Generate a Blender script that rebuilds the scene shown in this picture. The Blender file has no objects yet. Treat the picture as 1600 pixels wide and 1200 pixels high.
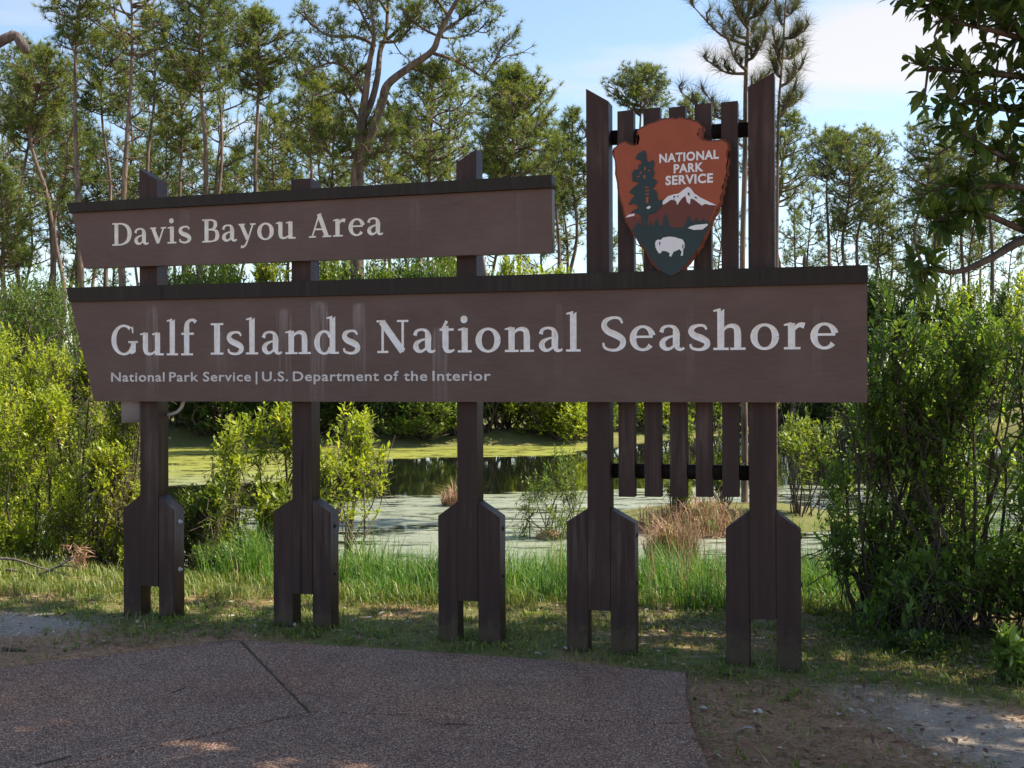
import bpy, math, random
import numpy as np
from mathutils import Vector, Matrix
from mathutils.geometry import delaunay_2d_cdt

R = math.radians
scene = bpy.context.scene
COL = scene.collection
rng = np.random.default_rng(7)
random.seed(7)

# ------------------------------------------------------------------ camera
F_PX, ROLL, CAM_Z = 1850.0, R(0.2), 1.7          # focal length in photo pixels, slight roll, eye height
cam = bpy.data.cameras.new('camera')
cam.sensor_width = 36.0
cam.lens = 36.0 * F_PX / 1600.0
cam.clip_start, cam.clip_end = 0.05, 3000
cam_o = bpy.data.objects.new('camera', cam)
COL.objects.link(cam_o)
cam_o.matrix_world = (Matrix.Translation((0, 0, CAM_Z)) @ Matrix.Rotation(R(90), 4, 'X') @ Matrix.Rotation(-ROLL, 4, 'Z'))
scene.camera = cam_o

# ------------------------------------------------------------------ sky and sun
SUN_AZ, SUN_EL = R(80), R(49)                    # azimuth to the right of the view direction (+Y)
sun_dir = Vector((math.sin(SUN_AZ) * math.cos(SUN_EL), math.cos(SUN_AZ) * math.cos(SUN_EL), math.sin(SUN_EL)))
world = bpy.data.worlds.new('World')
scene.world = world
world.use_nodes = True
wn, wl = world.node_tree.nodes, world.node_tree.links
wn.clear()
w_out = wn.new('ShaderNodeOutputWorld')
w_bg = wn.new('ShaderNodeBackground')
w_bg.inputs['Strength'].default_value = 0.103
sky = wn.new('ShaderNodeTexSky')
sky.sky_type = 'NISHITA'
sky.sun_disc = False
sky.sun_elevation = SUN_EL
sky.sun_rotation = SUN_AZ
sky.altitude = 0
sky.air_density = 1.0
sky.dust_density = 0.6
sky.ozone_density = 4.0
# thin streaky cloud over the whole sky, thicker where one big bank of it hangs
tc = wn.new('ShaderNodeTexCoord')
def wmath(op, a, b=None, clamp=False):
    n = wn.new('ShaderNodeMath'); n.operation = op; n.use_clamp = clamp
    for i, s in enumerate((a, b)):
        if s is None: continue
        if isinstance(s, (int, float)): n.inputs[i].default_value = s
        else: wl.new(s, n.inputs[i])
    return n.outputs[0]
sep = wn.new('ShaderNodeSeparateXYZ'); wl.new(tc.outputs['Generated'], sep.inputs[0])
cmb = wn.new('ShaderNodeCombineXYZ')
zz = wmath('ADD', wmath('MAXIMUM', sep.outputs[2], 0.0), 0.12)
wl.new(wmath('DIVIDE', sep.outputs[0], zz), cmb.inputs[0])
wl.new(wmath('MULTIPLY', wmath('DIVIDE', sep.outputs[1], zz), 2.6), cmb.inputs[1])
nz = wn.new('ShaderNodeTexNoise'); nz.inputs['Scale'].default_value = 0.9; nz.inputs['Detail'].default_value = 7
nz.inputs['Roughness'].default_value = 0.58; nz.inputs['Distortion'].default_value = 0.5
wl.new(cmb.outputs[0], nz.inputs['Vector'])
# the big bank: direction about 18 degrees right, 14 degrees up
vm = wn.new('ShaderNodeVectorMath'); vm.operation = 'SUBTRACT'
wl.new(tc.outputs['Generated'], vm.inputs[0]); vm.inputs[1].default_value = (0.300, 0.925, 0.262)
vs = wn.new('ShaderNodeVectorMath'); vs.operation = 'MULTIPLY'
wl.new(vm.outputs[0], vs.inputs[0]); vs.inputs[1].default_value = (5.6, 1.5, 19.0)
vl = wn.new('ShaderNodeVectorMath'); vl.operation = 'LENGTH'; wl.new(vs.outputs[0], vl.inputs[0])
bank = wmath('MAXIMUM', wmath('SUBTRACT', 1.0, vl.outputs['Value']), 0.0)
vm2 = wn.new('ShaderNodeVectorMath'); vm2.operation = 'SUBTRACT'
wl.new(tc.outputs['Generated'], vm2.inputs[0]); vm2.inputs[1].default_value = (0.06, 0.955, 0.262)
vs2 = wn.new('ShaderNodeVectorMath'); vs2.operation = 'MULTIPLY'
wl.new(vm2.outputs[0], vs2.inputs[0]); vs2.inputs[1].default_value = (4.6, 1.5, 26.0)
vl2 = wn.new('ShaderNodeVectorMath'); vl2.operation = 'LENGTH'; wl.new(vs2.outputs[0], vl2.inputs[0])
bank2 = wmath('MAXIMUM', wmath('SUBTRACT', 1.0, vl2.outputs['Value']), 0.0)
dens = wmath('ADD', wmath('ADD', nz.outputs['Fac'], wmath('MULTIPLY', bank, 0.55)), wmath('MULTIPLY', bank2, 0.22))
cov = wmath('MULTIPLY', wmath('SUBTRACT', dens, 0.525), 3.4, True)
cov = wmath('MULTIPLY', cov, 0.72)
mixc = wn.new('ShaderNodeMix'); mixc.data_type = 'RGBA'
wl.new(cov, mixc.inputs[0])
wl.new(sky.outputs[0], mixc.inputs[6])
mixc.inputs[7].default_value = (3.8, 3.7, 3.8, 1)
wl.new(mixc.outputs[2], w_bg.inputs['Color'])
wl.new(w_bg.outputs[0], w_out.inputs['Surface'])

sun = bpy.data.lights.new('sun', 'SUN')
sun.energy = 4.1
sun.angle = R(0.53)
sun.color = (1.0, 0.95, 0.86)
sun_o = bpy.data.objects.new('sun', sun)
COL.objects.link(sun_o)
sun_o.rotation_euler = sun_dir.to_track_quat('Z', 'Y').to_euler()
sun_o.location = (20, 20, 40)

scene.view_settings.view_transform = 'Standard'
scene.view_settings.look = 'None'
scene.view_settings.exposure = 1.36
scene.view_settings.gamma = 1.0
scene.view_settings.use_white_balance = True          # the camera's own balance, set for open shade
scene.view_settings.white_balance_temperature = 7400
scene.render.engine = 'CYCLES'
scene.cycles.use_denoising = True
scene.cycles.max_bounces = 6
scene.cycles.transmission_bounces = 4
scene.cycles.diffuse_bounces = 3
scene.cycles.glossy_bounces = 3

# ------------------------------------------------------------------ helpers
def ray(px, py):
    """photo pixel -> world direction with unit depth along +Y"""
    x, y = (px - 800) / F_PX, -(py - 600) / F_PX
    c, s = math.cos(ROLL), math.sin(ROLL)
    return np.array([x * c + y * s, 1.0, -x * s + y * c])
def at(px, py, Y):
    d = ray(px, py) * Y
    return np.array([d[0], Y, d[2] + CAM_Z])
def gp(px, py, z=0.0):
    d = ray(px, py)
    k = (z - CAM_Z) / d[2]
    return np.array([d[0] * k, k, z])

class Acc:
    """collects triangles and quads, builds one mesh"""
    def __init__(self):
        self.v, self.t, self.q, self.ta, self.qa, self.n = [], [], [], [], [], 0
    def add(self, v, t=None, q=None, ta=None, qa=None):
        v = np.asarray(v, float).reshape(-1, 3)
        if t is not None and len(t):
            t = np.asarray(t, int).reshape(-1, 3); self.t.append(t + self.n)
            self.ta.append(np.full(len(t), 0.5) if ta is None else np.asarray(ta, float))
        if q is not None and len(q):
            q = np.asarray(q, int).reshape(-1, 4); self.q.append(q + self.n)
            self.qa.append(np.full(len(q), 0.5) if qa is None else np.asarray(qa, float))
        self.v.append(v); self.n += len(v)
    def mesh(self, name, mat, smooth=False):
        me = bpy.data.meshes.new(name)
        v = np.concatenate(self.v)
        t = np.concatenate(self.t) if self.t else np.zeros((0, 3), int)
        q = np.concatenate(self.q) if self.q else np.zeros((0, 4), int)
        nf = len(t) + len(q)
        me.vertices.add(len(v)); me.vertices.foreach_set('co', v.astype(np.float32).ravel())
        me.loops.add(len(t) * 3 + len(q) * 4)
        me.loops.foreach_set('vertex_index', np.concatenate([t.ravel(), q.ravel()]).astype(np.int32))
        me.polygons.add(nf)
        ls = np.concatenate([np.arange(len(t)) * 3, len(t) * 3 + np.arange(len(q)) * 4]).astype(np.int32)
        me.polygons.foreach_set('loop_start', ls)
        if smooth: me.polygons.foreach_set('use_smooth', np.ones(nf, bool))
        a = me.attributes.new('rnd', 'FLOAT', 'FACE')
        a.data.foreach_set('value', np.concatenate(self.ta + self.qa).astype(np.float32))
        me.materials.append(mat)
        me.update(calc_edges=True)
        return me
    def build(self, name, mat, parent=None, smooth=False):
        o = bpy.data.objects.new(name, self.mesh(name, mat, smooth))
        COL.objects.link(o)
        if parent is not None: o.parent = parent
        return o

def thing(name, label, cat, loc=(0, 0, 0), rotz=0, group=None):
    o = bpy.data.objects.new(name, None)
    COL.objects.link(o)
    o.location = loc; o.rotation_euler = (0, 0, rotz)
    o.empty_display_size = 0.2
    o['label'] = label; o['category'] = cat
    if group: o['group'] = group
    return o
def tag(o, label=None, cat=None, group=None, kind=None):
    if label: o['label'] = label
    if cat: o['category'] = cat
    if group: o['group'] = group
    if kind: o['kind'] = kind
    return o
def dup(root, loc, rotz, scale, label, group=None):
    r = root.copy(); COL.objects.link(r)
    r.location = loc; r.rotation_euler = (0, 0, rotz); r.scale = scale
    r['label'] = label
    if group: r['group'] = group
    for ch in list(root.children):
        c = ch.copy(); COL.objects.link(c); c.parent = r
        for g in list(ch.children):
            d = g.copy(); COL.objects.link(d); d.parent = c
    return r

def nrm(a):
    a = np.asarray(a, float)
    return a / np.maximum(np.linalg.norm(a, axis=-1, keepdims=True), 1e-9)

def tube(acc, pts, rad, sides=6, cap=True, a=0.5):
    pts = np.asarray(pts, float); n = len(pts)
    rad = np.broadcast_to(np.asarray(rad, float), (n,))
    tang = nrm(np.gradient(pts, axis=0))
    ref = np.array([0.31, 0.95, 0.05]) if abs(tang[0][2]) > 0.7 else np.array([0.05, 0.1, 1.0])
    xs = nrm(np.cross(tang, ref)); ys = np.cross(tang, xs)
    ang = np.arange(sides) * 2 * math.pi / sides
    ring = (np.cos(ang)[None, :, None] * xs[:, None] + np.sin(ang)[None, :, None] * ys[:, None]) * rad[:, None, None] + pts[:, None]
    i = np.arange(n - 1)[:, None] * sides; j = np.arange(sides)[None]
    j2 = (j + 1) % sides
    q = np.stack([i + j, i + j2, i + sides + j2, i + sides + j], -1).reshape(-1, 4)
    v = ring.reshape(-1, 3)
    t = []
    if cap:
        v = np.vstack([v, pts[-1:]]); c = len(v) - 1
        t = [[(n - 1) * sides + k, (n - 1) * sides + (k + 1) % sides, c] for k in range(sides)]
    acc.add(v, t, q, np.full(len(t), a), np.full(len(q), a))

def catmull(p, k=6):
    p = np.asarray(p, float)
    P = np.vstack([2 * p[0] - p[1], p, 2 * p[-1] - p[-2]])
    out = []
    for i in range(1, len(P) - 2):
        for s in np.arange(k) / k:
            out.append(0.5 * (2 * P[i] + (P[i + 1] - P[i - 1]) * s + (2 * P[i - 1] - 5 * P[i] + 4 * P[i + 1] - P[i + 2]) * s * s
                              + (3 * P[i] - 3 * P[i + 1] + P[i + 2] - P[i - 1]) * s ** 3))
    out.append(P[-2])
    return np.array(out)

LEAF4 = (np.array([[0, 0, 0], [-.5, .45, .14], [0, 1, -.06], [.5, .45, .14]]), np.array([[0, 2, 1], [0, 3, 2]]))
LEAF8 = (np.array([[0, 0, 0], [-.40, .28, .10], [-.46, .62, .10], [0, 1, -.10], [.46, .62, .10], [.40, .28, .10], [0, .3, 0], [0, .64, 0]]),
         np.array([[0, 6, 1], [6, 2, 1], [6, 7, 2], [7, 3, 2], [0, 5, 6], [6, 5, 4], [6, 4, 7], [7, 4, 3]]))
def scatter(acc, tmpl, pos, dirs, up, length, width, a):
    """stamp a leaf template: y along dirs, z towards up"""
    tv, tf = tmpl
    pos = np.asarray(pos, float); N = len(pos)
    y = nrm(dirs); x = nrm(np.cross(y, np.broadcast_to(up, (N, 3)) + 1e-4)); z = np.cross(x, y)
    L = np.broadcast_to(length, (N,))[:, None, None]; W = np.broadcast_to(width, (N,))[:, None, None]
    v = (tv[None, :, 0:1] * W * x[:, None] + tv[None, :, 1:2] * L * y[:, None] + tv[None, :, 2:3] * W * z[:, None]) + pos[:, None]
    f = tf[None] + (np.arange(N) * len(tv))[:, None, None]
    acc.add(v.reshape(-1, 3), f.reshape(-1, 3), None, np.repeat(a, len(tf)))

def rdir(n):
    return nrm(rng.normal(size=(n, 3)))

def box(acc, x0, x1, y0, y1, z0, z1, a=0.5):
    v = [(x, y, z) for z in (z0, z1) for y in (y0, y1) for x in (x0, x1)]
    acc.add(v, None, [[0, 2, 3, 1], [4, 5, 7, 6], [0, 1, 5, 4], [2, 6, 7, 3], [0, 4, 6, 2], [1, 3, 7, 5]], None, np.full(6, a))

def prism(acc, poly, y0, y1, a=0.5):
    """polygon in (x, z) extruded from y0 (front) to y1 (back); concave polygons allowed"""
    n = len(poly)
    res = delaunay_2d_cdt([Vector(p) for p in poly], [], [list(range(n))], 1, 1e-7)
    vs, fs = res[0], res[2]
    vv = np.array([[p.x, p.y] for p in vs])
    P = np.asarray(poly, float)
    fr = np.c_[vv[:, 0], np.full(len(vv), y0), vv[:, 1]]
    bk = np.c_[vv[:, 0], np.full(len(vv), y1), vv[:, 1]]
    t = np.array([list(f) for f in fs])
    c = t[:, ::-1] + len(vv)
    acc.add(np.vstack([fr, bk]), np.vstack([t, c]), None, np.full(2 * len(t), a))
    rim = np.vstack([np.c_[P[:, 0], np.full(n, y0), P[:, 1]], np.c_[P[:, 0], np.full(n, y1), P[:, 1]]])
    q = [[i, n + i, n + (i + 1) % n, (i + 1) % n] for i in range(n)]
    acc.add(rim, None, q, None, np.full(n, a))

# ------------------------------------------------------------------ materials
def new_mat(name):
    m = bpy.data.materials.new(name); m.use_nodes = True
    nt = m.node_tree; nt.nodes.clear()
    out = nt.nodes.new('ShaderNodeOutputMaterial')
    return m, nt, out
def node(nt, typ, **kw):
    n = nt.nodes.new(typ)
    for k, v in kw.items():
        if k in n.inputs: n.inputs[k].default_value = v
        else: setattr(n, k, v)
    return n
def ramp(nt, fac, stops, interp='LINEAR'):
    r = nt.nodes.new('ShaderNodeValToRGB'); cr = r.color_ramp; cr.interpolation = interp
    while len(cr.elements) < len(stops): cr.elements.new(0.5)
    for e, (p, c) in zip(cr.elements, stops):
        e.position = p; e.color = (*c, 1) if len(c) == 3 else c
    nt.links.new(fac, r.inputs[0])
    return r.outputs[0]
def nmix(nt, fac, a, b, blend='MIX'):
    m = nt.nodes.new('ShaderNodeMix'); m.data_type = 'RGBA'; m.blend_type = blend
    for k, s in ((0, fac), (6, a), (7, b)):
        if isinstance(s, (int, float)): m.inputs[k].default_value = s
        elif isinstance(s, tuple): m.inputs[k].default_value = (*s, 1)
        else: nt.links.new(s, m.inputs[k])
    return m.outputs[2]
def nmath(nt, op, a, b=None, clamp=False):
    n = nt.nodes.new('ShaderNodeMath'); n.operation = op; n.use_clamp = clamp
    for i, s in enumerate((a, b)):
        if s is None: continue
        if isinstance(s, (int, float)): n.inputs[i].default_value = s
        else: nt.links.new(s, n.inputs[i])
    return n.outputs[0]
def noise(nt, scale, detail=4, rough=0.55, coord='Object', stretch=None, dist=0.0):
    tcn = nt.nodes.new('ShaderNodeTexCoord')
    n = node(nt, 'ShaderNodeTexNoise'); n.inputs['Scale'].default_value = scale
    n.inputs['Detail'].default_value = detail; n.inputs['Roughness'].default_value = rough; n.inputs['Distortion'].default_value = dist
    src = tcn.outputs[coord]
    if stretch:
        mp = nt.nodes.new('ShaderNodeMapping'); mp.inputs['Scale'].default_value = stretch
        nt.links.new(src, mp.inputs['Vector']); src = mp.outputs[0]
    nt.links.new(src, n.inputs['Vector'])
    return n.outputs['Fac']
def bump(nt, h, strength, dist=0.01):
    b = node(nt, 'ShaderNodeBump'); b.inputs['Strength'].default_value = strength; b.inputs['Distance'].default_value = dist
    nt.links.new(h, b.inputs['Height'])
    return b.outputs[0]
def principled(nt, out, color, rough=0.7, normal=None, spec=0.35):
    p = node(nt, 'ShaderNodeBsdfPrincipled')
    if isinstance(color, tuple): p.inputs['Base Color'].default_value = (*color, 1)
    else: nt.links.new(color, p.inputs['Base Color'])
    if isinstance(rough, (int, float)): p.inputs['Roughness'].default_value = rough
    else: nt.links.new(rough, p.inputs['Roughness'])
    p.inputs['Specular IOR Level'].default_value = spec
    if normal is not None: nt.links.new(normal, p.inputs['Normal'])
    nt.links.new(p.outputs[0], out.inputs['Surface'])
    return p

def leaf_mat(name, stops, trans=0.4, rough=0.45, hue=0.25, tcol=(1.25, 1.2, 0.55)):
    m, nt, out = new_mat(name)
    at_ = node(nt, 'ShaderNodeAttribute', attribute_name='rnd')
    oi = node(nt, 'ShaderNodeObjectInfo')
    f = nmath(nt, 'ADD', at_.outputs['Fac'], nmath(nt, 'MULTIPLY', nmath(nt, 'SUBTRACT', oi.outputs['Random'], 0.5), hue), True)
    c = ramp(nt, f, stops)
    p = node(nt, 'ShaderNodeBsdfPrincipled'); nt.links.new(c, p.inputs['Base Color'])
    p.inputs['Roughness'].default_value = rough; p.inputs['Specular IOR Level'].default_value = 0.4
    tb = node(nt, 'ShaderNodeBsdfTranslucent')
    nt.links.new(nmix(nt, 1.0, c, tcol, 'MULTIPLY'), tb.inputs['Color'])
    mx = node(nt, 'ShaderNodeMixShader'); mx.inputs[0].default_value = trans
    nt.links.new(p.outputs[0], mx.inputs[1]); nt.links.new(tb.outputs[0], mx.inputs[2])
    nt.links.new(mx.outputs[0], out.inputs['Surface'])
    return m
def bark_mat(name, c0, c1, scale=9):
    m, nt, out = new_mat(name)
    n = noise(nt, scale, 5, 0.7, 'Object', (1, 1, 0.22))
    c = ramp(nt, n, [(0.3, c0), (0.68, c1)])
    principled(nt, out, c, 0.9, bump(nt, n, 0.8, 0.03), 0.2)
    return m
def wood_paint(name, base, worn, amount, rough=0.6, spec=0.3, splash=False):
    """stained timber: vertical grain, streaks of worn and faded paint"""
    m, nt, out = new_mat(name)
    g = noise(nt, 26, 5, 0.65, 'Object', (1, 1, 0.05))
    b = noise(nt, 3.2, 4, 0.6, 'Object', (1, 1, 0.35))
    c = nmix(nt, ramp(nt, g, [(0.35, (0, 0, 0)), (0.75, (1, 1, 1))]), tuple(0.72 * x for x in base), tuple(1.2 * x for x in base))
    w = nmath(nt, 'MULTIPLY', ramp(nt, b, [(0.52, (0, 0, 0)), (0.75, (1, 1, 1))]), amount)
    w = nmath(nt, 'MULTIPLY', w, ramp(nt, g, [(0.4, (0, 0, 0)), (0.62, (1, 1, 1))]))
    c = nmix(nt, w, c, worn)
    cr = noise(nt, 9, 3, 0.6, 'Object', (1, 1, 0.03))                 # drying checks
    c = nmix(nt, ramp(nt, cr, [(0.30, (1, 1, 1)), (0.335, (0, 0, 0))]), c, tuple(0.25 * x for x in base))
    if splash:
        tco = nt.nodes.new('ShaderNodeTexCoord'); sx = node(nt, 'ShaderNodeSeparateXYZ'); nt.links.new(tco.outputs['Object'], sx.inputs[0])
        hz = nmath(nt, 'ADD', sx.outputs[2], nmath(nt, 'MULTIPLY', nmath(nt, 'SUBTRACT', noise(nt, 14, 5, 0.7), 0.5), 0.5))
        k = ramp(nt, hz, [(0.0, (0.55, 0.55, 0.55)), (0.10, (0, 0, 0))])
        c = nmix(nt, k, c, nmix(nt, noise(nt, 40, 3, 0.6), (0.04, 0.038, 0.018), (0.12, 0.082, 0.052)))
    principled(nt, out, c, rough, bump(nt, nmix(nt, 0.5, g, cr), 0.5, 0.006), spec)
    return m

M = {}
M['post'] = wood_paint('post_paint', (0.047, 0.024, 0.020), (0.16, 0.11, 0.085), 0.6, splash=True)
M['cap'] = wood_paint('cap_paint', (0.022, 0.016, 0.011), (0.05, 0.05, 0.038), 0.6)
M['rail'] = wood_paint('rail_paint', (0.028, 0.018, 0.016), (0.07, 0.05, 0.04), 0.4)
def board_mat(name, drips):
    m, nt, out = new_mat(name)
    g = noise(nt, 3.2, 6, 0.62, 'Object', (0.6, 1, 1))
    fine = noise(nt, 60, 4, 0.65, 'Object', (0.12, 1, 1))
    c = ramp(nt, g, [(0.28, (0.090, 0.051, 0.041)), (0.5, (0.110, 0.066, 0.054)), (0.72, (0.135, 0.086, 0.072))])
    c = nmix(nt, ramp(nt, fine, [(0.42, (0, 0, 0)), (0.78, (0.3, 0.3, 0.3))]), c, (0.17, 0.12, 0.105))
    # narrow pale runs of rain-washed mineral
    tco = nt.nodes.new('ShaderNodeTexCoord'); sx = node(nt, 'ShaderNodeSeparateXYZ'); nt.links.new(tco.outputs['Object'], sx.inputs[0])
    st = noise(nt, 30, 4, 0.6, 'Object', (1.6, 1, 0.05))
    sb = noise(nt, 9, 3, 0.5, 'Object', (0.8, 1, 0.35))
    tot = None
    for u, w, zt, zb, amt in drips:
        d = nmath(nt, 'ABSOLUTE', nmath(nt, 'SUBTRACT', nmath(nt, 'ADD', sx.outputs[0], nmath(nt, 'MULTIPLY', nmath(nt, 'SUBTRACT', sb, 0.5), 0.05)), u))
        mk = nmath(nt, 'SUBTRACT', 1.0, nmath(nt, 'DIVIDE', d, w), True)
        mk = nmath(nt, 'MULTIPLY', mk, nmath(nt, 'DIVIDE', nmath(nt, 'SUBTRACT', zt, sx.outputs[2]), 0.02), True)
        mk = nmath(nt, 'MULTIPLY', mk, nmath(nt, 'DIVIDE', nmath(nt, 'SUBTRACT', sx.outputs[2], zb), zt - zb), True)
        mk = nmath(nt, 'MULTIPLY', mk, amt * 0.42)
        tot = mk if tot is None else nmath(nt, 'MAXIMUM', tot, mk)
    if tot is not None:
        tot = nmath(nt, 'MULTIPLY', tot, ramp(nt, st, [(0.42, (0.08, 0.08, 0.08)), (0.60, (1, 1, 1))]), True)
        c = nmix(nt, tot, c, (0.40, 0.35, 0.33))
    principled(nt, out, c, 0.5, bump(nt, fine, 0.25, 0.003), 0.35)
    return m
M['board_up'] = board_mat('upper_board_paint', [(-2.2, .05, 3.0, 2.5, .25), (-.4, .04, 3.0, 2.5, .2), (.35, .03, 3.0, 2.5, .2)])
M['board'] = board_mat('lower_board_paint', [(-2.47, .055, 2.30, 1.55, 1.0), (-1.40, .06, 2.25, 1.5, .8), (-1.13, .075, 2.30, 1.45, 1.1), (-.82, .055, 2.28, 1.6, .95), (-.22, .06, 2.10, 1.4, .9), (-1.9, .04, 2.1, 1.5, .5),
                                         (.62, .03, 2.25, 1.6, .35), (1.5, .03, 2.2, 1.6, .3), (2.3, .03, 2.2, 1.6, .25)])
def letter_mat(name, lo, hi, sc):
    m, nt, out = new_mat(name)
    n = noise(nt, sc, 5, 0.7)
    c = ramp(nt, n, [(0.34, lo), (0.58, hi)])
    principled(nt, out, c, 0.55, bump(nt, n, 0.3, 0.003), 0.3)
    return m
M['letter'] = letter_mat('carved_letter_paint', (0.78, 0.75, 0.70), (0.92, 0.90, 0.86), 22)
M['letter_up'] = letter_mat('carved_letter_paint_upper', (0.76, 0.74, 0.65), (0.88, 0.86, 0.76), 14)
M['subtitle'] = letter_mat('small_letter_paint', (0.56, 0.53, 0.51), (0.68, 0.65, 0.62), 20)
def flat(name, col, rough=0.5, spec=0.4, var=0.12, sc=9):
    m, nt, out = new_mat(name)
    n = noise(nt, sc, 5, 0.6)
    c = nmix(nt, n, tuple(x * (1 - var) for x in col), tuple(x * (1 + var) for x in col))
    principled(nt, out, c, rough, bump(nt, n, 0.15, 0.004), spec)
    return m
M['emblem'] = flat('emblem_orange_brown', (0.33, 0.070, 0.026))
M['emblem_rim'] = flat('emblem_rim_brown', (0.20, 0.062, 0.036), 0.75, 0.3, 0.5, 40)
M['emblem_dark'] = flat('emblem_dark_brown', (0.135, 0.032, 0.022))
M['emblem_green'] = flat('emblem_green', (0.013, 0.036, 0.038))
M['emblem_white'] = flat('emblem_white', (0.78, 0.79, 0.80), 0.5, 0.4, 0.05)
M['steel'] = flat('galvanised_steel', (0.38, 0.39, 0.41), 0.4, 0.6)
M['box'] = flat('grey_enclosure_plastic', (0.27, 0.25, 0.26), 0.55)
M['conduit'] = flat('pale_grey_conduit', (0.52, 0.52, 0.52), 0.5)
M['bark'] = bark_mat('pine_bark', (0.035, 0.024, 0.020), (0.23, 0.165, 0.135), 5)
M['twig'] = bark_mat('twig_bark', (0.045, 0.033, 0.026), (0.13, 0.10, 0.08), 14)
M['deadwood'] = bark_mat('dead_wood', (0.05, 0.042, 0.040), (0.20, 0.17, 0.155), 16)
M['needle'] = leaf_mat('pine_needles', [(0.0, (0.060, 0.098, 0.028)), (0.45, (0.135, 0.185, 0.048)), (0.8, (0.215, 0.26, 0.062)), (1.0, (0.30, 0.28, 0.085))], 0.42, 0.45, 0.35)
M['needle_near'] = leaf_mat('long_pine_needles', [(0.0, (0.04, 0.055, 0.02)), (0.6, (0.085, 0.10, 0.035)), (1.0, (0.16, 0.13, 0.06))], 0.3)
M['leaf_yellow'] = leaf_mat('yellow_green_leaves', [(0.0, (0.13, 0.20, 0.024)), (0.4, (0.27, 0.345, 0.040)), (0.8, (0.39, 0.45, 0.060)), (1.0, (0.50, 0.48, 0.11))], 0.5, 0.4, 0.12)
M['leaf_mid'] = leaf_mat('mid_green_leaves', [(0.0, (0.05, 0.095, 0.020)), (0.5, (0.115, 0.19, 0.032)), (1.0, (0.24, 0.30, 0.055))], 0.42, 0.42, 0.3)
M['leaf_dark'] = leaf_mat('dark_green_leaves', [(0.0, (0.040, 0.080, 0.020)), (0.5, (0.080, 0.145, 0.032)), (1.0, (0.15, 0.22, 0.05))], 0.38, 0.4, 0.3)
M['leaf_right'] = leaf_mat('bay_green_leaves', [(0.0, (0.075, 0.145, 0.034)), (0.5, (0.15, 0.265, 0.055)), (1.0, (0.28, 0.38, 0.085))], 0.5, 0.38, 0.1)
M['leaf_bay'] = leaf_mat('leathery_leaves', [(0.0, (0.035, 0.065, 0.022)), (0.5, (0.070, 0.125, 0.032)), (0.9, (0.12, 0.20, 0.04)), (1.0, (0.25, 0.31, 0.05))], 0.38, 0.34, 0.1)
M['grass'] = leaf_mat('marsh_grass', [(0.0, (0.055, 0.14, 0.026)), (0.5, (0.10, 0.225, 0.042)), (0.9, (0.165, 0.29, 0.060)), (1.0, (0.40, 0.34, 0.16))], 0.4, 0.5, 0.0)
M['turf'] = leaf_mat('short_grass', [(0.0, (0.08, 0.13, 0.028)), (0.6, (0.17, 0.22, 0.05)), (0.9, (0.28, 0.28, 0.09)), (1.0, (0.44, 0.35, 0.18))], 0.38, 0.5, 0.0)
M['straw'] = leaf_mat('dry_straw', [(0.0, (0.16, 0.075, 0.045)), (0.5, (0.33, 0.18, 0.105)), (1.0, (0.52, 0.39, 0.24))], 0.2, 0.6, 0.0, (1, 1, 1))
M['litter'] = leaf_mat('leaf_litter', [(0.0, (0.09, 0.040, 0.026)), (0.5, (0.22, 0.125, 0.085)), (0.85, (0.38, 0.29, 0.22)), (1.0, (0.58, 0.52, 0.46))], 0.1, 0.6, 0.0, (1, 1, 1))
M['pale_leaf'] = flat('bleached_dead_leaf', (0.36, 0.32, 0.29), 0.6, 0.3, 0.25, 25)
M['pebble'] = leaf_mat('pebbles', [(0.0, (0.22, 0.20, 0.18)), (0.5, (0.42, 0.40, 0.37)), (1.0, (0.68, 0.66, 0.62))], 0.0, 0.7, 0.0, (1, 1, 1))

# ------------------------------------------------------------------ terrain
WATER_Z = -0.55
SHORE = np.array([(-7.5, 15.5), (-4.6, 13.9), (-3.0, 13.0), (-1, 12.5), (1.5, 12.4), (4, 12.2), (7, 13), (12, 17), (20, 32), (29, 58), (14, 60),
                  (9, 51), (4, 44), (-4, 42), (-18, 43), (-15, 30), (-10, 20)], float)
def sdist(P, poly):
    """signed distance, positive inside"""
    P = np.asarray(P, float)[:, :2]
    A = poly; B = np.roll(poly, -1, 0)
    d = np.full(len(P), 1e9); inside = np.zeros(len(P), bool)
    for a, b in zip(A, B):
        ab = b - a
        t = np.clip(((P - a) @ ab) / (ab @ ab), 0, 1)
        d = np.minimum(d, np.linalg.norm(P - a - t[:, None] * ab, axis=1))
        cond = (a[1] > P[:, 1]) != (b[1] > P[:, 1])
        xi = a[0] + (P[:, 1] - a[1]) / (ab[1] if abs(ab[1]) > 1e-9 else 1e-9) * ab[0]
        inside ^= cond & (P[:, 0] < xi)
    return np.where(inside, d, -d)
def vnoise(x, y, s, seed=0):
    """smooth value noise"""
    r = np.random.default_rng(seed).random((64, 64))
    x = np.asarray(x) / s + 17.3; y = np.asarray(y) / s + 9.1
    i, j = np.floor(x).astype(int), np.floor(y).astype(int)
    fx, fy = x - i, y - j
    fx, fy = fx * fx * (3 - 2 * fx), fy * fy * (3 - 2 * fy)
    g = lambda a, b: r[a % 64, b % 64]
    return (g(i, j) * (1 - fx) + g(i + 1, j) * fx) * (1 - fy) + (g(i, j + 1) * (1 - fx) + g(i + 1, j + 1) * fx) * fy
def slab_z(x, y=0):
    return -0.118 - 0.022 * x
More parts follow.
